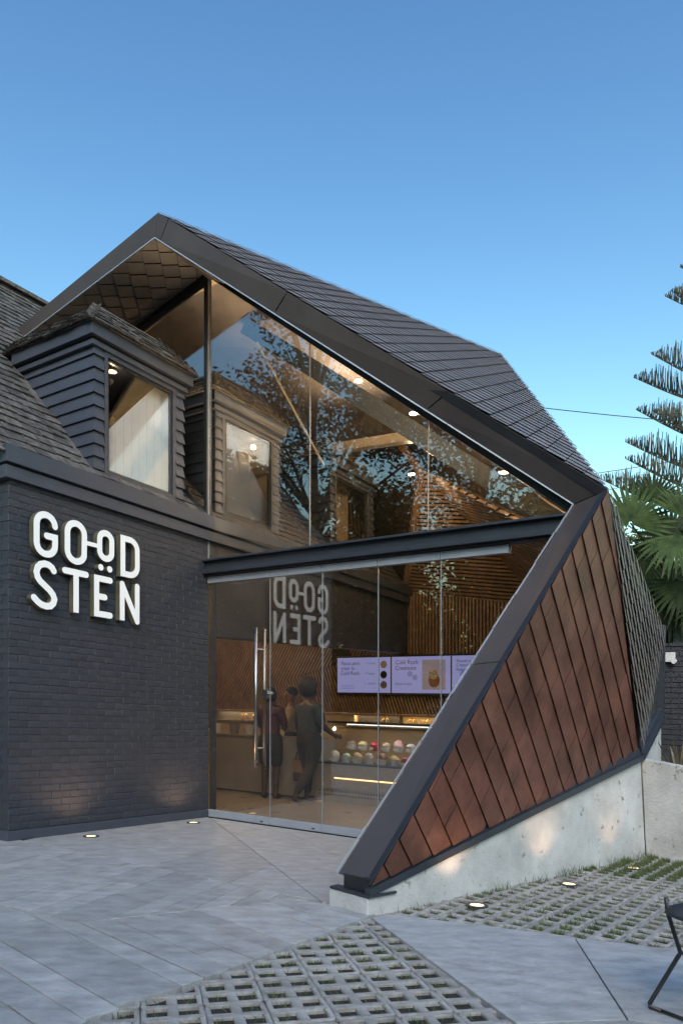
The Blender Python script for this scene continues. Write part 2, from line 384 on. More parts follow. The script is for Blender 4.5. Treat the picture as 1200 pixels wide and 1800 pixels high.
# grass in the holes
gm = MB()
def blade(x, y, z, h, wd, lean):
    a = random.uniform(0, 6.28); dx, dy = math.cos(a) * wd, math.sin(a) * wd; b = random.uniform(0, 6.28); lx, ly = math.cos(b) * lean, math.sin(b) * lean
    gm.add([(x - dx, y - dy, z), (x + dx, y + dy, z), (x + dx * .6 + lx * .5, y + dy * .6 + ly * .5, z + h * .6), (x - dx * .6 + lx * .5, y - dy * .6 + ly * .5, z + h * .6), (x + lx, y + ly, z + h)], [(0, 1, 2, 3), (3, 2, 4)])
for hx, hy in holes:
    wpt = T((hx, hy, 0)); right = hy > -2.5 and hx < 6.5
    nn = noise.noise(V(hx * 1.1, hy * 1.1, 3.7)); n2 = noise.noise(V(hx * 5, hy * 5, 9))
    if right: dens = 24 + 70 * max(0, nn + .15) + 24 * n2
    else: dens = 5 + 40 * max(0, n2 + .05) + (35 if math.hypot(hx - 3.95, hy + 3.0) < .55 else 0) * (n2 > -.2)
    hgt = .014 if not right else .026 + .03 * max(0, nn)
    if right and math.hypot(hx - 4.62, hy - .55) < .65: dens += 80; hgt += .03
    for _ in range(int(max(0, dens))):
        blade(hx + random.uniform(-.036, .036), hy + random.uniform(-.036, .036), -.029, random.uniform(.4, 1) * hgt + .012, .0022, .022)
# fringe along the plinth
for i in range(620):
    t = random.random() ** 1.0; n_ = noise.noise(V(t * 9, 0, 1))
    if n_ < .05 and random.random() < .9: continue
    blade(3.835 + .853 * t + abs(random.gauss(0, .03)) + .012, -2.539 + 3.743 * t, -.03, random.uniform(.03, .085) * (1 + .6 * t), .0025, .04)
gm.build('grass', M_grass, label='short green grass growing in the holes of the turf pavers', cat='grass', kind='stuff')

# ================================================================== OLD HOUSE
house = thing('old_house', 'old house with dark painted brick, shingle roof and clapboard dormers', 'house', T((-1.8, -1.2, 0)))
WL, WT = -2.56, 3.262
wall = MB().prism([(-.0055, WL + .004, 0), (-.0055, .13, 0), (-.25, .13, 0), (-.25, WL + .004, 0)], (0, 0, 3.4)).build('brick_wall', M_brick, house)
MB().prism([(-.25, WL + .012, 0), (-.262, WL + .012, 0), (-7, WL + .012, 0), (-7, WL + .25, 0), (-.25, WL + .25, 0)], (0, 0, 3.4)).build('end_wall', M_brick, house)
def brick_mesh(name, seed):
    rn = random.Random(seed); bm = bmesh.new(); r = bmesh.ops.create_cube(bm, size=1)
    bmesh.ops.scale(bm, vec=(.024, .2115, .0652), verts=bm.verts)
    bmesh.ops.subdivide_edges(bm, edges=[e for e in bm.edges if abs(e.verts[0].co.y - e.verts[1].co.y) > .1], cuts=3)
    for v in bm.verts:
        v.co.x += rn.uniform(-.0022, .0022); v.co.z += rn.uniform(-.0022, .0022)
    es = [e for e in bm.edges if all(v.co.x > .005 for v in e.verts) and (len(e.link_faces) == 2 and e.link_faces[0].normal.dot(e.link_faces[1].normal) < .6)]
    bmesh.ops.bevel(bm, geom=es, offset=.005, segments=1, affect='EDGES')
    bmesh.ops.delete(bm, geom=[f for f in bm.faces if f.normal.x < -.8], context='FACES')
    me = bpy.data.meshes.new(name); bm.to_mesh(me); bm.free(); me.materials.append(M_brick); return me
bmeshes = [brick_mesh('brick', i) for i in range(5)]
bricks = []
z = .125; row = 0
while z < 3.29:
    w_ = WL - (.105 if row % 2 else 0) + random.uniform(-.012, .012)
    while w_ < -.03:
        a, b = max(w_, WL), min(w_ + .206, -.005)
        if b - a > .03:
            pa = pix_area([T((0, a, z - .03)), T((0, b, z - .03)), T((0, b, z + .03)), T((0, a, z + .03))])
            bricks.append((pa, a, b, z + random.uniform(-.002, .002)))
        w_ += .215
    z += .0672; row += 1
bricks.sort(key=lambda e: -e[0])
rest = bmesh.new()
for k, (pa, a, b, z) in enumerate(bricks):
    me = random.choice(bmeshes); m = frame((-.012 + random.uniform(-.0015, .0015), (a + b) / 2, z), (1, (b - a) / .2068, 1), rz=random.uniform(-.004, .004), rs=random.uniform(-.02, .02))
    if k < 300: link('brick', me, wall, m)
    else:
        n0 = len(rest.verts); rest.from_mesh(me); rest.verts.ensure_lookup_table(); bmesh.ops.transform(rest, matrix=m, verts=rest.verts[n0:])
me = bpy.data.meshes.new('brick_field'); rest.to_mesh(me); rest.free(); me.materials.append(M_brick); link('brick_field', me, wall, kind='stuff')
# end wall bricks, seen at a sliver
eb = MB(); z = .125; row = 0
while z < 3.29:
    x = -.02 - (.1 if row % 2 else 0)
    while x > -6.8:
        eb.box((max(x - .2, -6.95), WL - .0005, z - .029), (min(x, -.012), WL + .02, z + .029)); x -= .215
    z += .0672; row += 1
eb.build('end_brick', M_brick, house, kind='stuff')
MB().prism([(.022, WL - .025, 0), (.022, -.008, 0), (-.011, -.008, 0), (-.011, WL - .025, 0)], (0, 0, .088)).build('skirting', M_paint, house, bevel=.004)
MB().prism([(-.011, WL - .025, 0), (-1.5, WL - .025, 0), (-1.5, WL + .012, 0), (-.011, WL + .012, 0)], (0, 0, .088)).build('skirting', M_paint, house, bevel=.004)
# fascia boards (continue inside behind the glass)
for nm, z0, z1, out in (('fascia_board', 3.428, 3.583, .080), ('fascia_board', 3.293, 3.408, .048)):
    MB().prism([(out, WL - .035 - out * .4, z0), (out, 5.0, z0), (-.02, 5.0, z0), (-.02, WL - .035 - out * .4, z0)], (0, 0, z1 - z0)).build(nm, M_paint, house, bevel=.003)
    MB().prism([(-.021, WL - .035 - out * .4, z0), (-.021, WL + .011, z0), (-1.6, WL + .011, z0), (-1.6, WL - .035 - out * .4, z0)], (0, 0, z1 - z0)).build(nm, M_paint, house)
# wall above the shop opening, inside
MB().prism([(.0, .131, 2.17), (.0, 4.86, 2.42), (.0, 4.86, 3.4), (.0, .131, 3.4)], (-.25, 0, 0)).build('lintel_wall', M_brick, house)
# roof
RS = 1.0215
def rz_(s): return 3.575 - RS * s
RIDGE = -3.55
roof = MB().prism([(.03, WL - .12, rz_(.03) - .05), (.03, 5.2, rz_(.03) - .05), (RIDGE, 5.2, rz_(RIDGE) - .05), (RIDGE, WL - .12, rz_(RIDGE) - .05)], (0, 0, .03)).build('roof', M_shingle, house)
MB().prism([(RIDGE, WL - .12, rz_(RIDGE) - .05), (RIDGE, 5.2, rz_(RIDGE) - .05), (RIDGE * 2, 5.2, 3.5), (RIDGE * 2, WL - .12, 3.5)], (0, 0, .03)).build('back_roof_slope', M_shingle, house)
MB().bar((RIDGE, WL - .14, rz_(RIDGE) + .03), (RIDGE, 5.2, rz_(RIDGE) + .03), .18, .05).build('ridge_cap', M_shingle, house)
MB().prism([(-.3, WL + .03, 3.3), (RIDGE * 2 + .3, WL + .03, 3.3), (RIDGE, WL + .03, rz_(RIDGE) - .1)], (0, .1, 0)).build('gable_wall', M_brick, house)
DORM = [(-1.53, -.27), (.25, 1.5), (2.72, 3.97)]
DS = -.15; DZT = 5.12
sh = []; dn = V(RS, 0, 1).normalized(); up = V(-1, 0, RS).normalized()
expo = .150; t = -.03; row = 0
while t < 5.08:
    w_ = WL - .14 + random.uniform(-.1, 0)
    while w_ < 5.1:
        wd = random.uniform(.11, .20); a, b = w_ + .004, min(w_ + wd - .004, 5.15); w_ += wd
        base = V(.03, 0, rz_(.03) - .018) + up * t
        s_mid = (base + up * expo * .5).x
        if b > a + .02:
            if any(d0 - .06 < (a + b) / 2 < d1 + .03 and s_mid < DS - .05 and s_mid > -1.75 for d0, d1 in DORM): continue
            jj = random.uniform(-.012, .012); lft = random.uniform(-.004, .006); wp = random.uniform(-.006, .006)
            p0 = base + up * jj; q0 = base + up * (expo + .03)
            top = [V(p0.x, a, p0.z) + dn * (.024 + lft + wp), V(p0.x, b, p0.z) + dn * (.024 + lft - wp), V(q0.x, b, q0.z) + dn * .006, V(q0.x, a, q0.z) + dn * .006]
            bot = [V(p0.x, a, p0.z) + dn * (.006 + lft), V(p0.x, b, p0.z) + dn * (.006 + lft), V(q0.x, b, q0.z) - dn * .008, V(q0.x, a, q0.z) - dn * .008]
            ar = pix_area([T(p) for p in top]); x_, y_ = pix(T((top[0] + top[2]) / 2))
            if a > -.02 or x_ < -8 or not 330 < y_ < 940: ar = 0
            sh.append((ar, top + bot))
    t += expo; row += 1
sh.sort(key=lambda e: -e[0]); rest = MB()
SF = [(0, 1, 2, 3), (0, 4, 5, 1), (1, 5, 6, 2), (0, 3, 7, 4)]
for k, (a, vs_) in enumerate(sh):
    if k < 300 and a > 0: MB().add(vs_, SF).build('shingle', M_shingle, roof)
    else: rest.add(vs_, SF)
rest.build('shingle_field', M_shingle, roof, kind='stuff')
# dormers
def dormer(w0, w1, detail):
    zb = rz_(DS) - .02
    d = MB().prism([(DS - .02, w0 + .02, zb + .01), (DS - .02, w0 + .09, zb + .01), (DS - .02, w0 + .09, DZT), (DS - .02, w0 + .02, DZT)], (-.03, 0, 0)).build('dormer', M_paint, house)
    # cheek walls
    sb = (3.575 - DZT) / RS
    for ws in (w0 + .02, w1 - .06):
        MB().prism([(DS - .02, ws, zb + .0), (DS - .02, ws, DZT), (sb, ws, DZT)], (0, .04, 0)).build('cheek', M_paintd, d)
    # clapboards on cheek and front strips
    zz = zb + .02; i = 0
    while zz < DZT - .12:
        h_ = .132
        for (wa, sgn) in ((w0, 1), (w1, -1)):
            s_end = (3.575 - zz) / RS - .02; s_top = (3.575 - (zz + h_ + .012)) / RS - .02
            # side board: leans out at its foot
            y0, y1 = (wa - .010, wa + .014) if sgn > 0 else (wa + .010, wa - .014)
            MB().add([(DS + .0215, y0, zz), (s_end, y0, zz), (s_top, y1, zz + h_ + .012), (DS - .002, y1, zz + h_ + .012), (DS + .012, y1 + sgn * .012, zz), (s_end, y1 + sgn * .012, zz), (s_top, y1 + sgn * .012, zz + h_ + .012), (DS - .002, y1 + sgn * .012, zz + h_ + .012)],
                     [(0, 1, 2, 3), (4, 5, 6, 7), (0, 1, 5, 4), (1, 2, 6, 5), (2, 3, 7, 6), (3, 0, 4, 7)]).build('clapboard', M_paint, d)
            wb = wa + sgn * .125
            MB().add([(DS + .022, wa - sgn * .0095, zz), (DS + .022, wb, zz), (DS - .004, wb, zz + h_ + .012), (DS - .004, wa + sgn * .014, zz + h_ + .012), (DS - .018, wa + sgn * .018, zz), (DS - .018, wb, zz), (DS - .018, wb, zz + h_ + .012), (DS - .018, wa + sgn * .018, zz + h_ + .012)],
                     [(0, 1, 2, 3), (4, 5, 6, 7), (0, 1, 5, 4), (1, 2, 6, 5), (2, 3, 7, 6), (3, 0, 4, 7)]).build('clapboard', M_paint, d)
        zz += h_; i += 1
    # window frame (outer casing then sash), pane, head
    a, b = w0 + .13, w1 - .13; z0, z1 = zb + .0, DZT - .125
    fr = MB()
    for (pa, pb, qa, qb) in ((a, a + .042, z0, z1), (b - .042, b, z0, z1), (a + .043, b - .043, z1 - .05, z1), (a + .043, b - .043, z0, z0 + .03)):
        fr.prism([(DS + .016, pa, qa), (DS + .016, pb, qa), (DS + .016, pb, qb), (DS + .016, pa, qb)], (-.06, 0, 0))
    fr.build('window_frame', M_paint, d)
    sh_ = MB(); a2, b2, z2, z3 = a + .044, b - .044, z0 + .032, z1 - .052
    for (pa, pb, qa, qb) in ((a2, a2 + .022, z2, z3), (b2 - .022, b2, z2, z3), (a2 + .0225, b2 - .0225, z3 - .03, z3), (a2 + .0225, b2 - .0225, z2, z2 + .02)):
        sh_.prism([(DS - .002, pa, qa), (DS - .002, pb, qa), (DS - .002, pb, qb), (DS - .002, pa, qb)], (-.04, 0, 0))
    sh_.build('window_sash', M_paintd, d)
    MB().prism([(DS - .018, a2 + .023, z2 + .021), (DS - .018, b2 - .023, z2 + .021), (DS - .018, b2 - .023, z3 - .031), (DS - .018, a2 + .023, z3 - .031)], (-.006, 0, 0)).build('pane', G_win, d)
    # room inside: tongue-and-groove lining under the sloping ceiling
    if detail:
        for j in range(9):
            y = w0 + .15 + j * .108; zt = zb + .55 + (y - w0 - .29) * 1.10
            MB().prism([(DS - .10, y, zb - .05), (DS - .10, y + .105, zb - .05), (DS - .10, y + .105, min(DZT - .05, zt + .1155)), (DS - .10, y, min(DZT - .05, zt))], (-.02, 0, 0)).build('lining_board', M_white, d)
        MB().prism([(DS - .05, w0 + .07, DZT - .03), (DS - 1.3, w0 + .07, DZT - .03), (DS - 1.3, w1 - .07, DZT - .03), (DS - .05, w1 - .07, DZT - .03)], (0, 0, .02)).build('dormer_ceiling', M_cream, d)
    else:
        MB().prism([(DS - .45, w0 + .07, zb - .3), (DS - .45, w1 - .07, zb - .3), (DS - .45, w1 - .07, DZT), (DS - .45, w0 + .07, DZT)], (-.02, 0, 0)).build('lining_board', M_cream if w0 > 2 else M_skygrey, d)
    # cornice bands
    for q, (zc0, zc1, out) in enumerate(((DZT - .123, DZT - .070, .040), (DZT - .069, DZT - .041, .018), (DZT - .040, DZT + .085, .080))):
        MB().prism([(DS + out, w0 - out, zc0), (DS + out, w1 + out, zc0), (sb + .02, w1 + out, zc0), (sb + .02, w0 - out, zc0)], (0, 0, zc1 - zc0)).build('cornice', M_paint if q != 1 else M_paintd, d, bevel=.003)  # recessed middle band painted darker to deepen the shade of the reveal
    # shingled hipped skirt round a nearly flat top
    e0, e1, ef, zr = w0 - .11, w1 + .11, DS + .11, DZT + .088
    ins, hh = .27, .30; sback = -2.0
    MB().add([(ef, e0, zr), (ef, e1, zr), (sback, e1, zr), (sback, e0, zr), (ef - ins, e0 + ins, zr + hh), (ef - ins, e1 - ins, zr + hh), (sback, e1 - ins, zr + hh), (sback, e0 + ins, zr + hh)],
             [(0, 1, 2, 3), (4, 5, 6, 7), (0, 1, 5, 4), (1, 2, 6, 5), (2, 3, 7, 6), (3, 0, 4, 7)]).build('dormer_roof', M_shingle, d)
    rest = MB()
    def run(p0, p1, inn, outv, keep):
        L_ = (p1 - p0).length; dr = (p1 - p0).normalized(); upv = (V(0, 0, hh) + inn * ins); ul = upv.length; upv = upv / ul; nn = dr.cross(upv).normalized()
        if nn.dot(outv) < 0: nn = -nn
        tt = -.012; r_ = 0
        while tt < ul - .02:
            x = tt * .7
            while x < L_ - tt * .7:
                wd = random.uniform(.09, .17); xa, xb = x + .003, min(x + wd - .003, L_ - tt * .7); x += wd
                if xb - xa < .02: continue
                lo = tt + random.uniform(-.012, .010); hi = tt + .125; lf = random.uniform(.010, .024)
                P_ = lambda xx, t_, h_: p0 + dr * xx + upv * t_ + nn * h_
                q = [P_(xa, lo, lf + .012), P_(xb, lo, lf + .012), P_(xb, hi, .010), P_(xa, hi, .010), P_(xa, lo, lf - .006), P_(xb, lo, lf - .006), P_(xb, hi, -.004), P_(xa, hi, -.004)]
                if keep: MB().add(q, SF + [(4, 5, 6, 7), (2, 6, 7, 3)]).build('shingle', M_shingle, d)
                else: rest.add(q, SF + [(4, 5, 6, 7), (2, 6, 7, 3)])
            tt += .078; r_ += 1
    run(V(ef, e0, zr), V(ef, e1, zr), V(-1, 0, 0), V(1, 0, .5), detail)
    run(V(ef, e0, zr), V(sback, e0, zr), V(0, 1, 0), V(0, -1, .5), False)
    run(V(ef, e1, zr), V(sback, e1, zr), V(0, -1, 0), V(0, 1, .5), False)
    for k_ in range(6):      # hip caps
        for sg, ee in ((1, e0), (-1, e1)):
            t0 = k_ / 7; c = V(ef - ins * t0, ee + sg * ins * t0, zr + hh * t0 + .022)
            rest.bar(c + V(.01, -sg * .01, -.016), c + V(-.04, sg * .04, .026), .07, .010)
    rest.build('shingle_field', M_shingle, d, kind='stuff')
    return d
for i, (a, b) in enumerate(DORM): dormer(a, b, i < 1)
# flashing bar in the valley by the glass
MB().bar((-.62, -.10, rz_(-.62) + .06), (.03, -.055, rz_(.03) + .02), .045, .05).build('flashing', M_black, house)
MB().bar((-.60, -.135, rz_(-.60) + .055), (.03, -.085, rz_(.03) + .012), .012, .06).build('flashing_edge', M_chrome, house)
# back wall of the house mass so no sky shows through
MB().box((-7.2, 5.05, 0), (-.26, 5.2, 3.5)).build('rear_wall', M_brick, house)

# ================================================================== NEW PAVILION
pav = thing('glass_pavilion', 'angular glass-fronted shop pavilion folded in dark roof tiles', 'building', T((2.2, 1.0, 0)))
AO = V(.067, -.85, 6.701); AI = V(0, -.83, 6.467); B = V(2.10, 3.907, 6.701)
KI = V(4.386, -.12, 3.116); KO = V(4.675, -.19, 3.175); LI = V(-2.302, -.93, 5.929); LO = V(-2.431, -.95, 6.048)
FI = V(3.551, -2.455, .204); FO = V(3.829, -2.509, .182); D = V(4.645, 1.03, .985); E = V(4.631, 2.143, 2.269); Q = V(4.62, 2.136, 1.40)
def tri_n(a, b, c, out):
    n = (b - a).cross(c - a).normalized(); return n if n.dot(out) > 0 else -n
# roof, right slope
nr = tri_n(AO, B, KO, V(.6, 0, 1))
rp = MB().prism([AO - nr * .004, B - nr * .004, KO - nr * .004], -nr * .07).build('roof_slope', M_black, pav)
clad([AO + nr * .0, B, KO], (-.148, .89, .431), (KO - AO), .155, .2, nr, rp, M_tile, 'roof_tile', lipv=.010, lipu=-.0095, gap=.004, stag=.5)
# roof, left slope and the back facets
BL = V(-3.2, 3.907, 5.85)
nl = tri_n(AO, LO, B, V(-.3, 0, 1))
MB().prism([LO + V(.03, .09, -.03), AO + V(0, .09, -.03), B + V(0, 0, -.03)], -nl * .06).build('roof_slope', M_tile, pav) 
MB().prism([LO, B, BL], V(0, 0, -.06)).build('roof_slope', M_tile, pav)
nh = tri_n(B, KO, E, V(1, .3, 0))
MB().prism([B, KO - nh * .002, E], -nh * .05).build('roof_slope', M_tileg, pav)
MB().prism([B, E, V(2.6, 5.4, 2.3)], V(-.03, -.05, 0)).build('rear_facet', M_tile, pav)
MB().prism([B, V(2.6, 5.4, 2.3), V(-.2, 5.4, 6.0)], V(0, -.05, 0)).build('rear_facet', M_tile, pav)
MB().prism([B, V(-.2, 5.4, 6.0), BL], V(0, 0, -.05)).build('rear_facet', M_tile, pav)
MB().box((-.24, 5.25, 0), (2.7, 5.4, 2.4)).build('rear_wall', M_brick, pav)
MB().prism([(-.24, 5.2, 2.41), (2.6, 5.3, 2.41), (-.2, 5.3, 5.95), (-.24, 5.2, 5.95)], (0, -.06, 0)).build('rear_wall', M_brick, pav)
# bronze fascia ribbon: two upper legs and the leaning lower leg, each of a few sheets
bk = V(.02, .10, .03)
def ribbon(oa, ob, ia, ib, cuts, back, nm='fascia_sheet'):
    for c0, c1 in zip(cuts, cuts[1:]):
        e = .0012
        p = [oa.lerp(ob, c0 + e), oa.lerp(ob, c1 - e), ia.lerp(ib, c1 - e), ia.lerp(ib, c0 + e)]
        MB().prism(p, back).build(nm, M_bronze, pav)
ribbon(AO, LO, AI, LI, (0, 1), V(0, .07, 0))
AO2, AI2 = AO.lerp(KO, .03), AI.lerp(KI, .015)
MB().prism([AO, AO.lerp(KO, .0295), AI.lerp(KI, .0145), AI], V(0, .07, .0)).build('fascia_sheet', M_bronze, pav)
ribbon(AO2, KO, AI2, KI, (0, .33, .70, 1), V(0, .06, .02))
ribbon(KO, FO, KI, FI, (0, .5, 1), V(-.02, .06, .02))
# pale edge strips under the ribbon, in lengths
def edge(a, b, n, off, nm='edge_strip', alt=0):
    for i in range(n):
        t0, t1 = i / n, (i + 1) / n - .002
        MB().bar(a.lerp(b, t0) + off * (1 + alt * (i % 2)), a.lerp(b, t1) + off * (1 + alt * (i % 2)), .011, .009).build(nm, M_edge, pav)
edge(LI, AI, 8, V(.004, -.004, -.008)); edge(AI, KI, 4, V(-.004, -.004, -.009)); edge(KI, FI, 10, V(-.012, -.004, .002), alt=.3)

# left soffit: square tiles under the overhang
LG = V(-2.33, 0.02, 5.955); AG = V(0, .02, 6.50)
ns = tri_n(AI, LI, LG, V(0, 0, -1))
sp = MB().prism([AI - ns * .006, LI - ns * .006, LG - ns * .006, AG - ns * .006], -ns * .03).build('soffit', M_black, pav)
clad([AI, LI, LG, AG], (-.626, .771, -.119), (.63, .76, .17), .2, .197, ns, sp, M_soff, 'soffit_tile', lipv=-.013, lipu=-.013, gap=.004, stag=.06)
ns2 = tri_n(AI, KI, AG, V(0, 0, -1))
KG = V(4.40, .02, 3.10)
sp2 = MB().prism([AI - ns2 * .006, KI - ns2 * .006, KG - ns2 * .006, AG - ns2 * .006], -ns2 * .02).build('soffit', M_black, pav)
clad([AI + (KI - AI) * .012 + V(0, .03, .005), AI.lerp(KI, .20) + V(0, .05, .01), AG], (-.3, .9, .2), (KI - AI), .2, .2, ns2, sp2, M_soff, 'soffit_tile', lipv=.012, lipu=.010, gap=.004, stag=.1)
# copper facet
nc = tri_n(FO, KO, D, V(1, 0, 0))
cp = MB().prism([FO - nc * .006, KO - nc * .006, D - nc * .006], -nc * .04).build('copper_facet', M_black, pav)
clad([FO, KO, D], (.028, .64, -.768), (KO - FO), .31, .1975, nc, cp, M_copper, 'copper_tile', lipv=-.011, lipu=-.0022, gap=.004, stag=.37, origin=KO + (KO - FO).normalized() * .03)
# grey facet round the corner
ng = tri_n(KO, D, E, V(1, 0, 0))
gp = MB().prism([KO - ng * .006, D - ng * .006, E - ng * .006], -ng * .04).build('grey_facet', M_black, pav)
clad([KO, D + V(0, .01, .02), E], (.0, .60, -.80), (0, 1, .35), .24, .105, ng, gp, M_tileg, 'grey_tile', lipv=-.014, lipu=.006, gap=.006, stag=.5, origin=KO)
# small dark window beside it
MB().prism([D + V(.0, .03, .02), Q, E + V(0, -.01, -.03)], (-.015, 0, 0)).build('corner_window', G_win, pav)
MB().prism([D + V(-.1, .03, .0), Q + V(-.1, 0, 0), E + V(-.1, 0, -.03)], (-.03, 0, 0)).build('corner_window_backing', M_black, pav)
MB().bar(Q + V(.01, .02, -.05), E + V(.01, .03, .1), .07, .07, (1, 0, 0)).build('corner_post', M_steel, pav)
# base trim along the plinth
pn = V(.975, -.222, 0)
TF, TD = V(3.80, -2.52, .135), V(4.655, 1.065, .955)
def trimbar(a, b, z0, z1, out, nm):
    a_, b_ = Vector(a), Vector(b); MB().prism([a_ + V(0, 0, z0), b_ + V(0, 0, z0), b_ + V(0, 0, z1), a_ + V(0, 0, z1)], out).build(nm, M_steel, pav)
trimbar(TF, TD, -.022, .028, pn * .045, 'base_trim')
trimbar(TF + V(-.02, .03, .03), TD + V(-.02, 0, .03), 0, .06, pn * .03, 'base_trim')
trimbar(TD + V(.0, .01, 0), Q + V(.02, 0, -.03), -.022, .035, V(.045, -.01, 0), 'base_trim')
trimbar(TD + V(-.02, .02, .035), Q + V(0, 0, .01), 0, .055, V(.03, -.01, 0), 'base_trim')
MB().prism([(3.60, -2.46, .125), (3.815, -2.505, .125), (3.86, -2.33, .125), (3.60, -2.28, .125)], (0, 0, .09)).build('foot_block', M_black, pav)
MB().prism([(3.50, -2.475, .108), (3.845, -2.545, .108), (3.90, -2.30, .108), (3.54, -2.24, .108)], (0, 0, .016)).build('foot_plate', M_steel, pav)

# ---- glass front
def gz(s): return 6.50 - .782 * s if s >= 0 else 6.50 + .2335 * s
BT, BB = 3.055, 2.885
seams = [.0, 1.498, 2.93, 4.36]
for a, b in zip(seams, seams[1:]):
    p = [(a + .004, 0, BT), (b - .004, 0, BT), (b - .004, 0, max(BT + .01, gz(b) - .02)), (a + .004, 0, gz(a) - .02)]
    MB().prism(p, (0, .012, 0)).build('glass_pane', G_main, pav)
    if 0 < a: MB().prism([(a - .003, -.001, BT), (a + .003, -.001, BT), (a + .003, -.001, gz(a) - .03), (a - .003, -.001, gz(a) - .03)], (0, .014, 0)).build('silicone_joint', M_alu, pav)
MB().prism([(-.045, 0, rz_(0) + .03), (-.045, 0, gz(-.045) - .04), (-2.25, 0, gz(-2.25) - .04), (-2.28, 0, rz_(-2.28) + .03)], (0, .012, 0)).build('glass_pane', G_main, pav)
MB().box((-.048, -.035, 3.0), (-.004, .05, gz(0) - .02)).build('mullion', M_black, pav)
MB().box((-.0035, -.014, BT), (.004, -.003, gz(0) - .03)).build('mullion_trim', M_alu, pav)
MB().bar((-.02, -.01, gz(0) - .035), (-2.3, -.01, gz(-2.3) - .035), .09, .12).build('head_frame', M_black, pav)
MB().bar((.0, .02, gz(0) + .015), (4.42, .02, gz(4.42) + .015), .06, .10).build('head_frame', M_black, pav)
# transfer beam: channel section
bm_ = MB(); BE = 4.46
bm_.box((-.055, -.115, BT - .022), (BE, .04, BT)); bm_.box((-.05, -.06, BB + .045), (BE, -.04, BT - .0225)); bm_.box((-.055, -.115, BB), (BE, .04, BB + .044))
bm_.build('beam', M_steel, pav, bevel=.002)
MB().box((-.04, -.07, BB - .018), (BE - .15, .035, BB - .001)).build('beam_soffit', M_black, pav)
# pivoting glass doors
ds_ = [.0, .949, 1.671, 2.367, 3.071, 3.763]
for i, (a, b) in enumerate(zip(ds_, ds_[1:])):
    dr = MB().prism([(a + .004, -.006, .092), (b - .004, -.006, .092), (b - .004, -.006, 2.784), (a + .004, -.006, 2.784)], (0, .012, 0)).build('glass_door', G_main, pav)
    MB().box((a + .003, -.028, 2.785), (b - .003, .028, 2.862)).build('top_rail', M_alu, dr, bevel=.003)
    MB().box((a + .003, -.028, .008), (b - .003, .028, .091)).build('bottom_rail', M_alu, dr, bevel=.003)
    MB().box((a - .0035, -.0065, .093), (a + .0035, .0065, 2.783)).build('edge_seal', M_brass if i == 0 else M_alu, dr)
    if i < 2:
        MB().box((b - .125, -.030, .028), (b - .085, -.0285, .042)).build('lock_plate', M_black, dr)
    if i == 0:
        for off in (-.075, .075):
            h = MB().tube([(.80, off, .64), (.80, off, 2.22)], .018, 10).build('pull_handle', M_chrome, dr, smooth=True)
        for zz in (.86, 1.98): MB().tube([(.80, -.075, zz), (.80, .075, zz)], .011, 8).build('handle_standoff', M_chrome, dr)
        MB().tube([(.90, -.045, 1.47), (.90, -.008, 1.47)], .05, 20).build('lock_knob', M_chrome, dr, smooth=False)
MB().prism([(3.767, -.004, .03), (4.40, -.004, .03), (4.40, -.004, 2.86), (3.767, -.004, 2.86)], (0, .010, 0)).build('glass_pane', G_main, pav)
MB().box((-.0, -.034, -.012), (4.4, .034, .006)).build('threshold', M_black, pav)
# interior lining
cz = lambda s, w: (6.47 - .782 * s if s >= 0 else 6.47 + .2335 * s) + .06 * w
def quad(pts, th, mt, nm): return MB().prism(pts, th).build(nm, mt, pav)
quad([(0, .06, cz(0, .06)), (3.4, .06, cz(3.4, .06)), (2.0, 5.0, cz(2.0, 5)), (0, 5.0, cz(0, 5))], (0, 0, .03), M_cream, 'ceiling')
quad([(0, .06, cz(0, .06)), (0, 5.0, cz(0, 5)), (-2.6, 5.0, cz(-2.6, 5)), (-2.3, .06, cz(-2.3, .06))], (0, 0, .03), M_cream, 'ceiling')
quad([(3.41, .06, cz(3.41, .06)), (4.4, .06, cz(4.4, .06)), (4.3, 2.6, 3.0), (3.2, 3.0, cz(3.2, 3.0))], (0, 0, .03), M_cream, 'ceiling')
# steel rafters inside
rf = lambda s: 5.40 - .745 * (s - 1.04)
MB().bar((-.1, .8, rf(-.1)), (4.1, .8, rf(4.1)), .14, .20).build('rafter', M_steel, pav)
MB().bar((.1, 2.5, 5.20), (1.5, 2.5, 5.13), .12, .13).build('tie_beam', M_marble, pav)
MB().bar((.15, .7, 5.95), (.55, 1.6, 4.6), .022, .022).build('tie_rod', M_marble, pav)
# slatted walls
W5 = 4.92
slats([(0, W5, .0 + 2.30), (2.43, W5, 2.30), (2.43, W5, 3.125), (0, W5, 3.513)], (0, 0, 1), (0, -1, 0), .062, .034, .04, pav)
F1 = V(0, W5, 3.513); F2 = V(2.43, W5, 3.125); F3 = V(.75, 4.1, 5.25); F4 = V(4.0, .75, 3.05); F5 = V(4.35, 1.3, 2.85)
nf = tri_n(F1, F2, F3, V(-.5, -1, -.2)); slats([F1, F2, F3], (1, -.45, -.35), nf, .062, .034, .04, pav)
nf = tri_n(F2, F4, F3, V(-.5, -1, -.4)); slats([F2, F5, F4, F3], (1, -1.3, -.55), nf, .062, .034, .04, pav)
slats([(0, W5 - .02, 3.513), (.75, 4.1, 5.25), (-.2, 4.6, 6.4), (-1.5, W5, 5.6)], (.08, 0, 1), tri_n(V(0, W5, 3.513), V(.75, 4.1, 5.25), V(-.2, 4.6, 6.4), V(0, -1, 0)), .062, .034, .04, pav)
slats([(2.43, W5, 0), (4.35, 1.3, 0), (4.35, 1.3, 2.85), (2.43, W5, 3.125)], (0, 0, 1), V(-.85, -.5, 0), .062, .034, .04, pav)
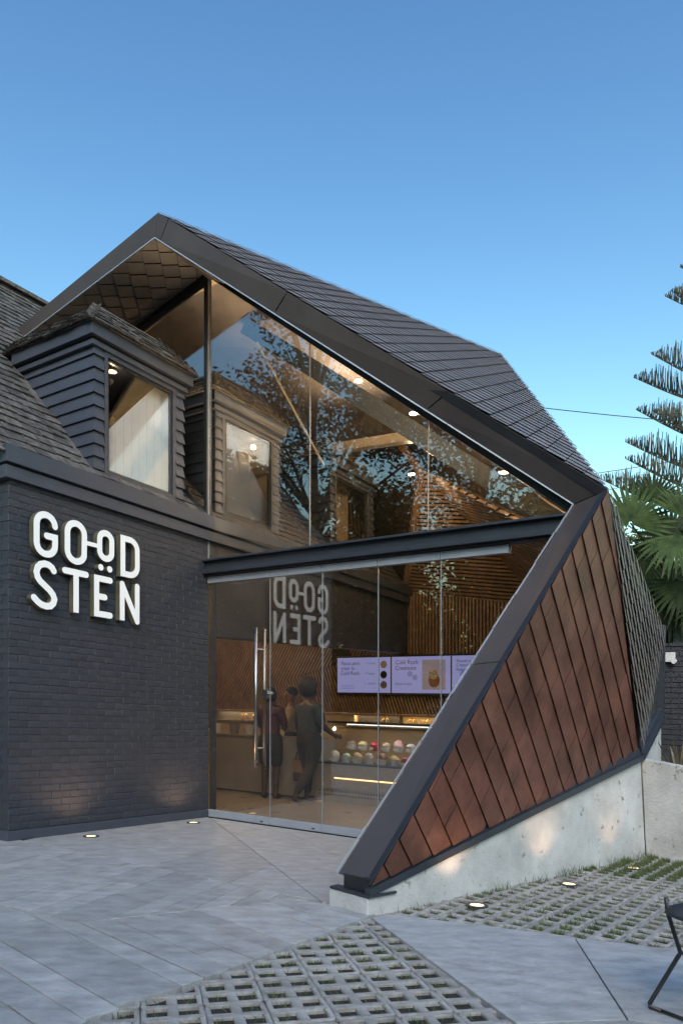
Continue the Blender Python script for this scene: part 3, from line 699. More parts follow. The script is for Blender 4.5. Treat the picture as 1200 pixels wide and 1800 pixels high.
# the folded slat wall under the lintel
A1 = V(-4.6, W5, 1.35); A2 = V(-4.6, W5, 2.9); A3 = V(-1.2, W5 - .05, 2.35); A4 = V(2.42, W5, 1.36); A5 = V(2.42, W5, 2.29); A6 = V(-4.6, W5, 1.42)
slats([A6, A3, V(-1.2, W5 - .05, 2.75), A2], (.62, 0, 1), (0, -1, 0), .062, .034, .04, pav)
slats([V(-4.6, W5 + .01, 1.36), V(2.42, W5 + .01, 1.36), V(2.42, W5 + .01, 2.28), V(-1.2, W5 - .04, 2.34), V(-4.6, W5 + .01, 1.42)], (-.36, 0, 1), (0, -1, 0), .062, .034, .04, pav)
slats([V(-1.2, W5, 2.36), V(-.02, W5, 2.33), V(-.02, W5, 2.8), V(-1.2, W5, 2.8)], (.62, 0, 1), (0, -1, 0), .062, .034, .04, pav)
MB().box((-4.8, W5 - .03, 1.318), (2.42, W5 + .0, 1.358)).build('niche_lip', M_wood, pav)
MB().box((-4.8, W5 + .03, 0), (2.42, W5 + .13, 1.15)).build('back_wall', M_cream, pav)
MB().box((-4.8, W5 + .25, 1.10), (2.42, W5 + .30, 1.42)).build('niche_back', M_cream, pav)
MB().box((-4.8, W5 - .02, 1.10), (2.42, W5 + .24, 1.149)).build('niche_shelf', M_marble, pav)
for x0, x1 in ((-1.9, -1.14),):
    MB().box((x0, W5 + .001, 1.15), (x1, W5 + .20, 1.317)).build('niche_blank', M_cream, pav)
MB().box((-4.9, .5, 0), (-4.8, 5.2, 3.0)).build('side_wall', M_cream, pav)
MB().box((-4.8, .2, 2.75), (-.26, 5.0, 2.80)).build('shop_ceiling', M_cream, pav)
MB().box((-2.6, .14, 0), (-.26, .26, 2.9)).build('return_wall', M_cream, pav)
MB().prism([(-4.9, .04, -.04), (-4.9, 5.2, -.04), (2.6, 5.2, -.04), (4.35, 1.3, -.04), (4.35, .036, -.04), (.0, .036, -.04), (.0, .14, -.04)], (0, 0, .042)).build('shop_floor', M_floor, pav)
# right inner face behind the copper
MB().prism([(4.36, .04, 0), (4.40, 1.25, 0), (4.40, 1.25, 2.85), (4.36, .04, 3.0)], (.03, 0, 0)).build('inner_lining', M_cream, pav)

# ================================================================== CONCRETE PLINTH AND PLANTER WALL
P0, P1 = V(3.827, -2.539, 0), V(4.68, 1.204, 0)
pl = thing('plinth_wall', 'pale raw concrete plinth under the copper cladding, rising from a low tip', 'wall', T((4.2, -.6, 0)))
bkv = V(-.34, .066, 0)
MB().add([P0 + V(0, 0, -.06), P1 + V(0, 0, -.06), V(4.655, 1.09, .945), V(3.827, -2.535, .106), P0 + bkv + V(0, 0, -.06), P1 + bkv + V(0, 0, -.06), V(4.655, 1.09, .945) + bkv, V(3.827, -2.535, .106) + bkv],
         [(0, 1, 2, 3), (4, 5, 6, 7), (0, 1, 5, 4), (1, 2, 6, 5), (2, 3, 7, 6), (3, 0, 4, 7)]).build('concrete_wall', M_conc, pl, bevel=.008)
MB().prism([V(4.66, 1.10, .94), V(4.64, 2.14, 1.35), V(4.64, 2.14, .3), V(4.68, 1.21, .3)], (-.2, 0, 0)).build('concrete_return', M_conc, pl)
pw = thing('planter_wall', 'pale concrete planter wall meeting the plinth at a vertical joint', 'wall', T((5.6, 1.2, 0)))
MB().add([V(4.684, 1.203, -.06), V(6.9, .95, -.06), V(6.9, 1.0, .62), V(4.66, 1.095, .945), V(4.684, 1.40, -.06), V(6.9, 1.15, -.06), V(6.9, 1.15, .62), V(4.668, 1.30, .945)],
         [(0, 1, 2, 3), (4, 5, 6, 7), (0, 1, 5, 4), (1, 2, 6, 5), (2, 3, 7, 6), (3, 0, 4, 7)]).build('concrete_wall', M_conc, pw, bevel=.006)
MB().prism([(4.66, 1.31, .55), (7, 1.16, .5), (7, 3.9, .6), (4.62, 3.9, .8)], (0, 0, .05)).build('planter_soil', M_soil, kind='structure')

# ================================================================== SIGN
sign = thing('wall_sign', 'large white channel letters reading GOOD STEN on the dark brick wall', 'sign', T((.05, -1.75, 2.6)))
def stroke_ring(pts, r, closed=False, caps=True):
    n = len(pts); L_, R_ = [], []
    for i, p in enumerate(pts):
        a = pts[i - 1] if (i > 0 or closed) else None; b = pts[(i + 1) % n] if (i < n - 1 or closed) else None
        d0 = (p - a).normalized() if a is not None else None; d1 = (b - p).normalized() if b is not None else None
        d = ((d0 or d1) + (d1 or d0)).normalized(); nn = Vector((-d.y, d.x)); c = nn.dot(Vector((-(d1 or d0).y, (d1 or d0).x))); nn = nn / max(c, .5)
        L_.append(p + nn * r); R_.append(p - nn * r)
    return L_, R_
def letter(strokes, nm, lab=None):
    parent = None
    for k, (pts, r, closed, caps) in enumerate(strokes):
        pts = [Vector(p) for p in pts]; L_, R_ = stroke_ring(pts, r, closed)
        f0 = .012; f1 = .078 - .0009 * k; n = len(pts); mb = MB(); fc = MB()
        if closed:
            m = n
            vsx = [(f0, *q) for q in L_] + [(f0, *q) for q in R_] + [(f1, *q) for q in L_] + [(f1, *q) for q in R_]
            fs = []
            for i in range(m):
                j = (i + 1) % m; fs += [(i, j, 2 * m + j, 2 * m + i), (m + j, m + i, 3 * m + i, 3 * m + j), (i, j, m + j, m + i)]
            mb.add(vsx, fs); fc.add([(f1 + .002, *q) for q in L_] + [(f1 + .002, *q) for q in R_] + [(f1 - .012, *q) for q in L_] + [(f1 - .012, *q) for q in R_], [(i, (i + 1) % m, m + (i + 1) % m, m + i) for i in range(m)] )
        else:
            out = list(L_)
            if caps[1]:
                p = pts[-1]; d = (pts[-1] - pts[-2]).normalized(); a0 = math.atan2(d.x, -d.y)
                a0 = math.atan2((L_[-1] - p).y, (L_[-1] - p).x)
                out += [p + Vector((math.cos(a0 - math.pi * t / 8), math.sin(a0 - math.pi * t / 8))) * r for t in range(1, 8)]
            out += R_[::-1]
            if caps[0]:
                p = pts[0]; a0 = math.atan2((R_[0] - p).y, (R_[0] - p).x)
                out += [p + Vector((math.cos(a0 - math.pi * t / 8), math.sin(a0 - math.pi * t / 8))) * r for t in range(1, 8)]
            m = len(out)
            mb.add([(f0, *q) for q in out] + [(f1, *q) for q in out], [(i, (i + 1) % m, m + (i + 1) % m, m + i) for i in range(m)] + [tuple(range(m))])
            # face as a strip so bends triangulate well
            q2 = [(f1 + .002, *q) for q in L_] + [(f1 + .002, *q) for q in R_]; fcs = [(i, i + 1, n + i + 1, n + i) for i in range(n - 1)]
            fc.add(q2, fcs)
            if caps[1]:
                c = out[n - 1:n + 8]; fc.add([(f1 + .002, *q) for q in c], [tuple(range(len(c)))])
            if caps[0]:
                c = out[n + 7 * bool(caps[1]) + n - 1:] + [L_[0]]; fc.add([(f1 + .002, *q) for q in c], [tuple(range(len(c)))])
        if parent is None: parent = mb.build(nm, M_olive, sign)
        else: mb.build('letter_return', M_olive, parent)
        fc.build('letter_face', E_sign, parent)
    return parent
def arc(cx, cz_, rx, rz2, a0, a1, n=10): return [(cx + rx * math.cos(R(a0 + (a1 - a0) * i / n)), cz_ + rz2 * math.sin(R(a0 + (a1 - a0) * i / n))) for i in range(n + 1)]
RW = .031
def stadium(x0, x1, z0, z1):
    r = (x1 - x0) / 2; c = (x0 + x1) / 2; return arc(c, z1 - r, r, r, 0, 180, 12) + arc(c, z0 + r, r, r, 180, 360, 12)
def thin(pts, eps=1e-4):
    o = [pts[0]]
    for p in pts[1:]:
        if (Vector(p) - Vector(o[-1])).length > eps: o.append(p)
    return o
# letters in wall coordinates (w, z)
Gp = arc(-2.235, 2.94, .097, .097, 5, 180, 12) + arc(-2.235, 2.765, .097, .097, 180, 360, 12) + [(-2.138, 2.842), (-2.225, 2.842)]
letter([(thin(Gp), RW, False, (1, 1))], 'letter')
letter([(stadium(-2.003, -1.81, 2.665, 3.035)[:-1], RW, True, None), ([(-1.79, 2.872), (-1.64, 2.872)], .021, False, (0, 0)), (stadium(-1.628, -1.478, 2.763, 3.022)[:-1], RW, True, None)], 'letter')
Dp = [(-1.34, 2.654), (-1.34, 3.022), (-1.25, 3.022)] + arc(-1.25, 2.922, .1, .1, 90, 0, 8)[1:] + arc(-1.25, 2.754, .1, .1, 0, -90, 8) + [(-1.25, 2.654)]
letter([(thin(Dp[:-1]), RW, True, None)], 'letter')
Sp = arc(-2.243, 2.462, .094, .098, 35, 215, 12) + [(-2.29, 2.385), (-2.19, 2.345)] + arc(-2.243, 2.288, .098, .096, 25, -150, 12)
Sp = [(-2.152, 2.525), (-2.17, 2.553), (-2.205, 2.572), (-2.245, 2.576), (-2.29, 2.562), (-2.322, 2.528), (-2.334, 2.482), (-2.322, 2.438), (-2.295, 2.405), (-2.245, 2.37), (-2.195, 2.335), (-2.16, 2.298), (-2.145, 2.258), (-2.157, 2.217), (-2.187, 2.188), (-2.232, 2.179), (-2.28, 2.187), (-2.322, 2.21), (-2.36, 2.243)]
letter([(Sp, RW, False, (1, 1))], 'letter')
letter([([(-2.03, 2.556), (-1.79, 2.556)], RW, False, (1, 1)), ([(-1.905, 2.55), (-1.905, 2.165)], RW, False, (0, 0))], 'letter')
letter([([(-1.50, 2.549), (-1.666, 2.549), (-1.666, 2.192), (-1.50, 2.192)], RW, False, (1, 1)), ([(-1.66, 2.368), (-1.565, 2.368)], RW, False, (0, 1))], 'letter')
for cx in (-1.615, -1.506):
    c = arc(cx, 2.664, .0165, .0165, 0, 360, 14)[:-1]; letter([(c, .0160, True, None)], 'umlaut_dot')
letter([([(-1.348, 2.165), (-1.348, 2.545)], RW, False, (0, 1)), ([(-1.348, 2.54), (-1.15, 2.175)], RW, False, (1, 1)), ([(-1.15, 2.165), (-1.15, 2.548)], RW, False, (0, 1))], 'letter')

# ================================================================== LAMPS IN THE GROUND AND CEILING
def ground_light(s, w, label, group, power, tilt=(0, 0), cone=100):
    t = thing('ground_light', label, 'ground light', T((s, w, 0)), group)
    b = T((s, w, -.005 if s > 3.8 else .005))
    cv = lambda p: b + E_S * p.x + E_W * p.y + E_Z * p.z
    MB().lathe((0, 0, 0), [(.05, -.05), (.076, -.05), (.076, .000), (.071, .003), (.052, .003), (.048, -.003)], 28).build('trim_ring', M_chair, t, conv=cv, smooth=False)
    MB().lathe((0, 0, 0), [(.0475, -.004), (.0475, -.001), (.03, .0)], 28).build('lens', E_warm, t, conv=cv)
    l = bpy.data.lights.new('beam', 'SPOT'); l.energy = power; l.color = (1, .62, .36); l.spot_size = R(cone); l.spot_blend = 1; l.shadow_soft_size = .04
    o = bpy.data.objects.new('beam', l); col.objects.link(o); o.parent = t; o.matrix_parent_inverse = Matrix.Translation(-t.location)
    d = (E_Z + E_S * tilt[0] + E_W * tilt[1]).normalized(); o.location = b + E_Z * .03; o.rotation_euler = (-d).to_track_quat('-Z', 'Y').to_euler(); o.rotation_euler = d.to_track_quat('-Z', 'Y').to_euler()
    return t
gl1 = ground_light(.278, -1.883, 'lit round ground light below the white letters, by the brick corner end', 'uplights along the brick wall', 17, (-.05, 0), 135)
gl2 = ground_light(.256, -.505, 'lit round ground light at the brick wall, beside the glass doors', 'uplights along the brick wall', 14, (-.05, 0), 135)
ground_light(4.228, -1.789, 'lit round ground light in turf pavers under the low end of the plinth', 'uplights along the plinth', 9, (-.25, .0))
ground_light(4.500, -.652, 'lit round ground light in turf pavers at the middle of the plinth', 'uplights along the plinth', 8, (-.25, .0))
ground_light(4.730, .441, 'lit round ground light in tall grass by the plinth corner', 'uplights along the plinth', 5, (-.2, .0))
def downlight(s, w, z, power, label):
    t = thing('downlight', label, 'ceiling light', T((s, w, z)), 'recessed downlights inside the shop')
    b = T((s, w, z)); cv = lambda p: b + p
    MB().lathe((0, 0, 0), [(.055, 0), (.055, -.012), (.04, -.014), (.04, -.002)], 18).build('trim_ring', M_white, t, conv=cv)
    MB().lathe((0, 0, 0), [(.039, -.004), (.039, -.008)], 18).build('lens', E_warm, t, conv=cv)
    l = bpy.data.lights.new('glow', 'POINT'); l.energy = power * 1.25; l.color = (1, .70, .40); l.shadow_soft_size = .03
    o = bpy.data.objects.new('glow', l); col.objects.link(o); o.parent = t; o.matrix_parent_inverse = Matrix.Translation(-t.location); o.location = b + V(0, 0, -.12)
for i, (s, w, z, p, lb) in enumerate([(.9, 1.9, 5.78, 14, 'round lit downlight high in the cream ceiling near the ridge'), (1.9, 1.6, 5.03, 30, 'round lit downlight halfway down the cream ceiling slope'),
        (3.3, 1.0, 3.90, 16, 'round lit downlight low in the cream ceiling above the beam'), (3.75, 1.35, 3.45, 5, 'lower lit downlight of the ceiling, just above the slatted wall'),
        (-1.4, 1.6, 2.75, 26, 'round lit downlight above the waiting customers'), (-3.2, 3.4, 2.75, 24, 'round lit downlight over the left service counter'),
        (1.0, 3.2, 4.9, 22, 'round lit downlight above the ice cream display')]):
    downlight(s, w, z, p, lb)
downlight(-.32, -1.16, 4.93, 1.6, 'round lit downlight inside the front dormer window')

for a, b, wd, en, lb in (((2.1, .14, 3.075), (0, 0), 3.6, 120, 'added warm fill strip unseen on top of the steel beam behind the glass'), ((.8, 2.62, 5.22), (0, 0), 1.3, 50, 'added warm fill strip unseen on top of the cream tie beam')):
    t = thing('ceiling_fill', lb, 'lamp', T(a), 'added fill strips washing the shop ceiling')  # unseen strips added to brighten the cream ceiling from below
    MB().box((a[0] - wd / 2, a[1] - .02, a[2] - .012), (a[0] + wd / 2, a[1] + .02, a[2])).build('strip', E_warm, t)
    l = bpy.data.lights.new('wash', 'AREA'); l.shape = 'RECTANGLE'; l.size = wd; l.size_y = .05; l.spread = R(95); l.energy = en; l.color = (1, .76, .46)
    o = bpy.data.objects.new('wash', l); col.objects.link(o); o.parent = t; o.matrix_parent_inverse = Matrix.Translation(-t.location); o.matrix_basis = frame((a[0], a[1], a[2] + .02), rx=R(180))
# ================================================================== SHOP FITTINGS
ct = thing('service_counter', 'pale marble service counter at the left with dark toe line', 'counter', T((-2.2, 2.8, 0)))
MB().box((-4.6, 2.5, .03), (-.25, 3.05, .90)).build('counter_front', M_marble, ct)
MB().box((-4.6, 2.56, .0), (-.25, 3.0, .029)).build('toe_kick', M_black, ct)
MB().box((-4.6, 2.48, .901), (-.9, 3.06, .925)).build('counter_top', M_marble, ct)
MB().box((-4.6, 2.49, .926), (-1.2, 2.50, 1.13)).build('glass_guard', G_case, ct)
MB().box((-4.6, 2.485, 1.131), (-1.2, 2.505, 1.145)).build('guard_rail', M_chrome, ct)
for i, x in enumerate((-2.1, -1.75, -1.45, -2.5)):
    o = MB().lathe((x, 2.75, .926), [(.07, 0), (.095, .16), (.10, .165), (.09, .165), (.07, .02)], 14).build('topping_pot', M_white if i % 2 else M_marble, label=['marbled topping pot between the two white pots on the counter', 'white topping pot beside the marbled pots, nearer the glass guard end', 'marbled topping pot standing closest to the customers', 'white topping pot standing farthest from the customers'][i], cat='pot', group='topping pots on the left counter')
dc = thing('display_case', 'long glass ice cream display case with white light strip', 'display case', T((1.2, 2.9, 0)))
MB().box((-.24, 2.5, .20), (3.6, 3.2, .56)).build('case_front', M_marble, dc)
MB().box((-.24, 2.52, .0), (3.6, 3.18, .199)).build('case_base', M_marble, dc)
hl = MB()
for i in range(70):
    for zz in (.10, .155): hl.box((-.20 + i * .05, 2.516, zz), (-.18 + i * .05, 2.519, zz + .02))
hl.build('vent_hole', M_black, dc, kind='stuff')
MB().box((.1, 2.485, .355), (3.6, 2.499, .375)).build('led_strip', emit('front_glow', (1, .62, .28), 2.2), dc)
MB().box((.06, 2.47, .376), (3.6, 2.4995, .40)).build('led_cover', M_marble, dc)
MB().box((-.24, 2.52, .561), (3.6, 3.18, .585)).build('case_deck', M_black, dc)
MB().prism([(-.24, 2.51, .59), (3.6, 2.51, .59), (3.6, 2.80, 1.15), (-.24, 2.80, 1.15)], (0, .008, 0)).build('case_glass', G_case, dc)
MB().box((-.24, 2.78, 1.165), (3.6, 3.22, 1.20)).build('case_top', M_black, dc)
MB().box((.12, 2.785, 1.151), (3.6, 2.805, 1.164)).build('case_led', E_led, dc)
for x in (3.58,): MB().prism([(x, 2.52, .59), (x, 2.80, 1.15), (x, 3.2, 1.15), (x, 3.2, .59)], (.01, 0, 0)).build('case_end', G_case, dc)
MB().box((-.2, 2.95, .75), (3.55, 3.16, .765)).build('case_shelf', G_case, dc)
flav = [((.55, .53, .48), 'white'), ((.33, .45, .30), 'pale green'), ((.45, .33, .20), 'caramel'), ((.22, .13, .08), 'chocolate'), ((.52, .42, .20), 'custard yellow'), ((.40, .03, .05), 'dark red'), ((.5, .30, .30), 'pink'), ((.42, .38, .42), 'lilac grey')]
fm = [mat('ice_' + n.replace(' ', '_'), c, .5, vary=.2, scale=30, bump=.5, bscale=30) for c, n in flav]
order = [0, 1, 2, 7, 3, 4, 5, 6, 0, 2]
def heap(cx, cy, cz_, r, h, mt, par, nm='ice_cream'):
    mb = MB(); n, m = 14, 6
    for i in range(m + 1):
        rr = r * math.cos(i / m * 1.5); zz = h * math.sin(i / m * 1.57)
        for j in range(n):
            a = 6.283 * j / n; k_ = 1 + .22 * noise.noise(V(cx * 9 + math.cos(a) * 2, math.sin(a) * 2, zz * 22)); mb.v.append(V(cx + rr * k_ * math.cos(a), cy + rr * k_ * math.sin(a), cz_ + zz * k_))
    for i in range(m):
        for j in range(n): mb.f.append((i * n + j, i * n + (j + 1) % n, (i + 1) * n + (j + 1) % n, (i + 1) * n + j))
    return mb.build(nm, mt, par, smooth=True)
pos_words = ['first', 'second', 'third', 'fourth', 'fifth', 'sixth', 'seventh', 'eighth', 'ninth', 'tenth']
for i, k in enumerate(order):
    for rrow, (yy, zz) in enumerate(((2.70, .59), (3.02, .77))):
        x = -.04 + i * .205 + rrow * .1; kk = (k + 3 * rrow) % 8
        t = thing('ice_cream_tub', '%s ice cream tub, %s from the glass end of the %s row' % (flav[kk][1], pos_words[i], ['front', 'back'][rrow]), 'tub', T((x, yy, zz)), 'ice cream tubs in the display case')
        MB().lathe((x, yy, zz), [(.055, 0), (.078, .085), (.083, .09), (.078, .09), (.05, .06)], 14).build('cup', M_plast if kk != 5 else fm[5], t)
        heap(x, yy, zz + .08, .075, random.uniform(.05, .10), fm[kk if rrow == 0 else kk], t)
        if i % 2 == 0 or rrow:
            MB().box((x - .03, yy - .10, zz + .02), (x + .03, yy - .097, zz + .06)).build('price_card', M_plast, t)
for i, x in enumerate((-.55, .0, .26, .52, -3.9, -3.6, -3.3, -3.0)):
    t = thing('cake_dome', 'brass wire cake dome, %s along the lit niche from the %s end' % (pos_words[i % 4], 'screen' if i < 4 else 'window side'), 'cake dome', T((x, W5 + .12, 1.15)), 'wire cake domes in the niche')
    MB().lathe((x, W5 + .12, 1.15), [(.09, 0), (.10, .01), (.10, .016)], 18).build('plate', M_brass, t)
    for a in range(4):
        ca, sa = math.cos(a * .785), math.sin(a * .785)
        MB().tube([(x + .088 * ca * math.cos(q * .314), W5 + .12 + .088 * sa * math.cos(q * .314), 1.166 + .13 * math.sin(q * .314)) for q in range(11)], .004, 5).build('wire', M_brass, t)
for i, (x, wdt) in enumerate(((-.6, 3.3), (-3.5, 2.2))):
    l = bpy.data.lights.new('niche_strip', 'AREA'); l.shape = 'RECTANGLE'; l.size = wdt; l.size_y = .03; l.energy = 12; l.color = (1, .66, .30)
    t = thing('niche_lamp', ['warm light strip over the niche below the screens', 'warm light strip over the niche behind the left counter'][i], 'lamp', T((x, W5 + .1, 1.35)))
    MB().box((x - wdt / 2, W5 + .01, 1.351), (x + wdt / 2, W5 + .03, 1.359)).build('strip', E_warm, t)
    o = bpy.data.objects.new('niche_strip', l); col.objects.link(o); o.parent = t; o.matrix_parent_inverse = Matrix.Translation(-t.location)
    o.matrix_basis = frame((x, W5 + .04, 1.345))
l = bpy.data.lights.new('case_light', 'AREA'); l.shape = 'RECTANGLE'; l.size = 3.5; l.size_y = .04; l.energy = 9; l.color = (1, .93, .84)
o = bpy.data.objects.new('case_light', l); col.objects.link(o); o.parent = dc; o.matrix_parent_inverse = Matrix.Translation(-dc.location); o.matrix_basis = frame((1.75, 2.86, 1.145))
# menu screens
def text_mesh(s, size, mt):
    c = bpy.data.curves.new('txt', 'FONT'); c.body = s; c.size = size; c.space_line = .95; o = bpy.data.objects.new('txt', c); col.objects.link(o)
    dg = bpy.context.evaluated_depsgraph_get(); me = bpy.data.meshes.new_from_object(o.evaluated_get(dg)); bpy.data.objects.remove(o); bpy.data.curves.remove(c)
    me.materials.append(mt); return me
def screen_text(par, s, x, z, size, mt=None):
    m = frame((x, W5 - .1065, z)) @ Matrix.Rotation(R(90), 4, 'X'); link('lettering', text_mesh(s, size, mt or E_ink), par, m)
SX = [(-1.44, -.30), (-.285, .86), (.875, 2.02)]; SZ0, SZ1 = 1.73, 2.36
names = ['first wide menu screen, with three round topping pictures', 'second wide menu screen, with a sundae photograph', 'third wide menu screen, partly hidden by the leaning fascia']
def disc(x, z, r, y, n=16): return MB().add([(x + r * math.cos(6.283 * i / n), y, z + r * math.sin(6.283 * i / n)) for i in range(n)], [tuple(range(n))])
for i, (a, b) in enumerate(SX):
    t = thing('menu_screen', names[i], 'screen', T(((a + b) / 2, W5 - .05, SZ0)), 'menu screens on the slatted wall')
    MB().box((a - (.035 if i == 0 else .012), W5 - .10, SZ0 - .035), (b + .002, W5 - .04, SZ1 + .035)).build('bezel', M_black, t)
    sp_ = MB().box((a, W5 - .104, SZ0), (b - .012, W5 - .1005, SZ1)).build('display', E_screen, t)
    if i == 0:
        screen_text(sp_, 'Pasos para\ncrear tu\nCold Rock', a + .08, SZ1 - .13, .095)
        for j, (n_, zz) in enumerate((('1  Tu Crema', .12), ('2  Toppings', .30), ('3  Cold Rock', .48))): screen_text(sp_, n_, a + .60, SZ1 - zz, .042)
        for j in range(3): disc(a + .99, SZ1 - .13 - j * .18, .068, W5 - .107).build('topping_picture', [M_white, M_woodb, M_bead][j], sp_)
        for j in range(2): MB().box((a + .08, W5 - .1062, SZ0 + .07 + j * .04), (a + .36, W5 - .1055, SZ0 + .085 + j * .04)).build('text_line', E_pale, sp_)
    elif i == 1:
        screen_text(sp_, 'Cold Rock\nCreations', a + .07, SZ1 - .13, .105)
        MB().box((a + .60, W5 - .107, SZ0 + .06), (a + 1.04, W5 - .1048, SZ1 - .06)).build('picture', E_sc2, sp_)
        disc(a + .83, SZ0 + .21, .11, W5 - .1078).build('picture_bowl', mat('sundae_bowl', (.28, .14, .07), .5), sp_)
        disc(a + .82, SZ0 + .32, .085, W5 - .1084).build('picture_scoop', mat('sundae', (.20, .11, .07), .5, vary=.9, scale=40, c2=(.55, .48, .4)), sp_)
        screen_text(sp_, 'Peanut Crunch', a + .07, SZ0 + .14, .055)
        for x_, z_ in ((a + .36, SZ0 + .33), (a + .46, SZ0 + .27)): disc(x_, z_, .05, W5 - .1052).build('ornament', E_pale, sp_)
    else:
        screen_text(sp_, 'Nuestras\nCreaciones\nInsignia', a + .08, SZ1 - .11, .075); screen_text(sp_, 'Peach Cobbler', a + .08, SZ0 + .14, .055); screen_text(sp_, '4. Peach', a + .58, SZ1 - .10, .05)
        for x_, z_ in ((a + .20, SZ0 + .32), (a + .38, SZ0 + .33)): disc(x_, z_, .06, W5 - .1052).build('ornament', E_pale, sp_)

# ================================================================== PEOPLE
def skin_obj(name, verts, edges, radii, mt, parent, cv, lvl=2, root=0):
    me = bpy.data.meshes.new(name); me.from_pydata([cv(Vector(v)) for v in verts], edges, []); me.materials.append(mt)
    o = link(name, me, parent); sk = o.modifiers.new('skin', 'SKIN'); sk.use_smooth_shade = True
    for i, r in enumerate(radii): me.skin_vertices[0].data[i].radius = (r, r) if not isinstance(r, tuple) else r
    me.skin_vertices[0].data[root].use_root = True
    sb_ = o.modifiers.new('sub', 'SUBSURF'); sb_.levels = lvl; sb_.render_levels = lvl; return o
M_skin = mat('skin_dark', (.045, .023, .014), .5, vary=.08, bump=0); M_skinl = mat('skin_brown', (.16, .085, .05), .5, vary=.08, bump=0)
M_hair = mat('black_hair', (.006, .005, .005), .7, bump=.4, bscale=200)
def person(label, s, w, face, H, arms, legs, wide, skin, clothes, hair, base=0.0, lean=0.0):
    """face: heading in the s-w plane; body frame x right, y forward"""
    k_ = H / 1.75; b = T((s, w, base)); ca, sa = math.cos(face), math.sin(face)
    t = thing('person', label, 'person', b)
    def cv(p):
        y = p.y + lean * max(0, p.z - .9); q = V(p.x * k_, y * k_, p.z * k_); return b + E_S * (ca * q.x - sa * q.y) + E_W * (sa * q.x + ca * q.y) + V(0, 0, q.z)
    W_ = wide
    v = [(0, 0, .95), (0, .01, 1.10), (0, 0, 1.30), (0, -.01, 1.44), (0, .0, 1.52), (0, .02, 1.60), (0, .025, 1.68), (0, .015, 1.74), (0, .125, 1.635)]
    r = [(.135 * W_, .115 * W_), (.13 * W_, .10 * W_), (.145 * W_, .105), (.09, .075), .052, (.070, .085), (.078, .098), (.06, .075), .014]
    e = [(0, 1), (1, 2), (2, 3), (3, 4), (4, 5), (5, 6), (6, 7), (5, 8)]
    ch = {}
    for sd in (-1, 1):
        n = len(v); kn, an, to = legs[0 if sd < 0 else 1]
        v += [(sd * .095 * W_, 0, .86), kn, an, (an[0], an[1] - .03, .045), to]; r += [.098 * W_, .062 * W_ ** .5, .042, .042, (.045, .03)]
        e += [(0, n), (n, n + 1), (n + 1, n + 2), (n + 2, n + 3), (n + 3, n + 4)]; ch['leg%d' % sd] = n
        n = len(v); el, wr, hd = arms[0 if sd < 0 else 1]
        v += [(sd * .175 * W_ ** .5, -.01, 1.40), el, wr, hd]; r += [.062 * W_ ** .4, .047 * W_ ** .4, .030, (.036, .022)]
        e += [(3, n), (n, n + 1), (n + 1, n + 2), (n + 2, n + 3)]; ch['arm%d' % sd] = n
        d = (Vector(hd) - Vector(wr)).normalized(); sid = d.cross(Vector((sd, .2, 0))).normalized(); nrm = d.cross(sid)
        for f in range(4):
            m = len(v); o0 = Vector(hd) + sid * (.027 - .018 * f) + d * .03; ln = (.07, .08, .075, .055)[f]
            v += [tuple(o0), tuple(o0 + d * ln * .55), tuple(o0 + d * ln * .9 + nrm * .02 * sd)]; r += [.0095, .009, .008]; e += [(n + 3, m), (m, m + 1), (m + 1, m + 2)]
        m = len(v); o0 = Vector(wr) * .5 + Vector(hd) * .5 + sid * .035; v += [tuple(o0), tuple(o0 + sid * .02 + d * .045)]; r += [.011, .009]; e += [(n + 3, m), (m, m + 1)]
    for sd in (-1, 1):
        m = len(v); v += [(sd * .082, .0, 1.64)]; r += [.016]; e += [(5, m)]
    body = skin_obj('body', v, e, r, skin, t, cv)
    for sd in (-1, 1):
        bmx = MB().lathe((sd * .033, .112, 1.665), [(.002, -.010), (.010, 0), (.002, .010)], 8); bmx.build('eye', M_plast, t, conv=cv)
    for nm, ids, mul, add, mt in clothes:
        vv, rr, ee, mp = [], [], [], {}
        for i in ids(ch):
            mp[i] = len(vv); vv.append(v[i]); q = r[i]; rr.append(tuple(x * mul + add for x in q) if isinstance(q, tuple) else q * mul + add)
        ee = [(mp[a], mp[b_]) for a, b_ in e if a in mp and b_ in mp]
        # end the sleeve or leg part-way
        skin_obj(nm, vv, ee, rr, mt, t, cv)
    hm = MB(); nA, nB = 18, 10; rx, ry, rz2, hz, hy = hair
    for i in range(nB + 1):
        ph = math.pi * i / nB
        for j in range(nA):
            a = 6.283 * j / nA; dx, dy, dz = math.sin(ph) * math.cos(a), math.sin(ph) * math.sin(a), math.cos(ph); nz = 1 + .10 * noise.noise(V(dx * 3, dy * 3, dz * 3 + s))
            yy = hy + dy * ry * nz
            if dz < .25 and dy > .3: yy = min(yy, .045)
            hm.v.append(V(dx * rx * nz, yy, hz + dz * rz2 * nz))
    for i in range(nB):
        for j in range(nA): hm.f.append((i * nA + j, i * nA + (j + 1) % nA, (i + 1) * nA + (j + 1) % nA, (i + 1) * nA + j))
    hm.build('hair', M_hair, t, conv=cv, smooth=True)
    return t, cv
cl = lambda n, c, **k: mat(n, c, .85, vary=.12, scale=20, bump=.3, bscale=50, **k)
M_shirt_g = cl('denim_shirt', (.026, .031, .038)); M_trs = cl('black_trousers', (.010, .010, .012)); M_red = cl('maroon_top', (.060, .010, .016)); M_blk = cl('black_cloth', (.008, .008, .009)); M_apr = cl('cream_shirt', (.38, .30, .20)); M_shoe = mat('shoe', (.02, .018, .016), .5, bump=0); M_pale = mat('pale_sole', (.4, .38, .34), .6, bump=0)
torso = lambda ch: [0, 1, 2, 3, ch['arm-1'], ch['arm-1'] + 1, ch['arm1'], ch['arm1'] + 1]
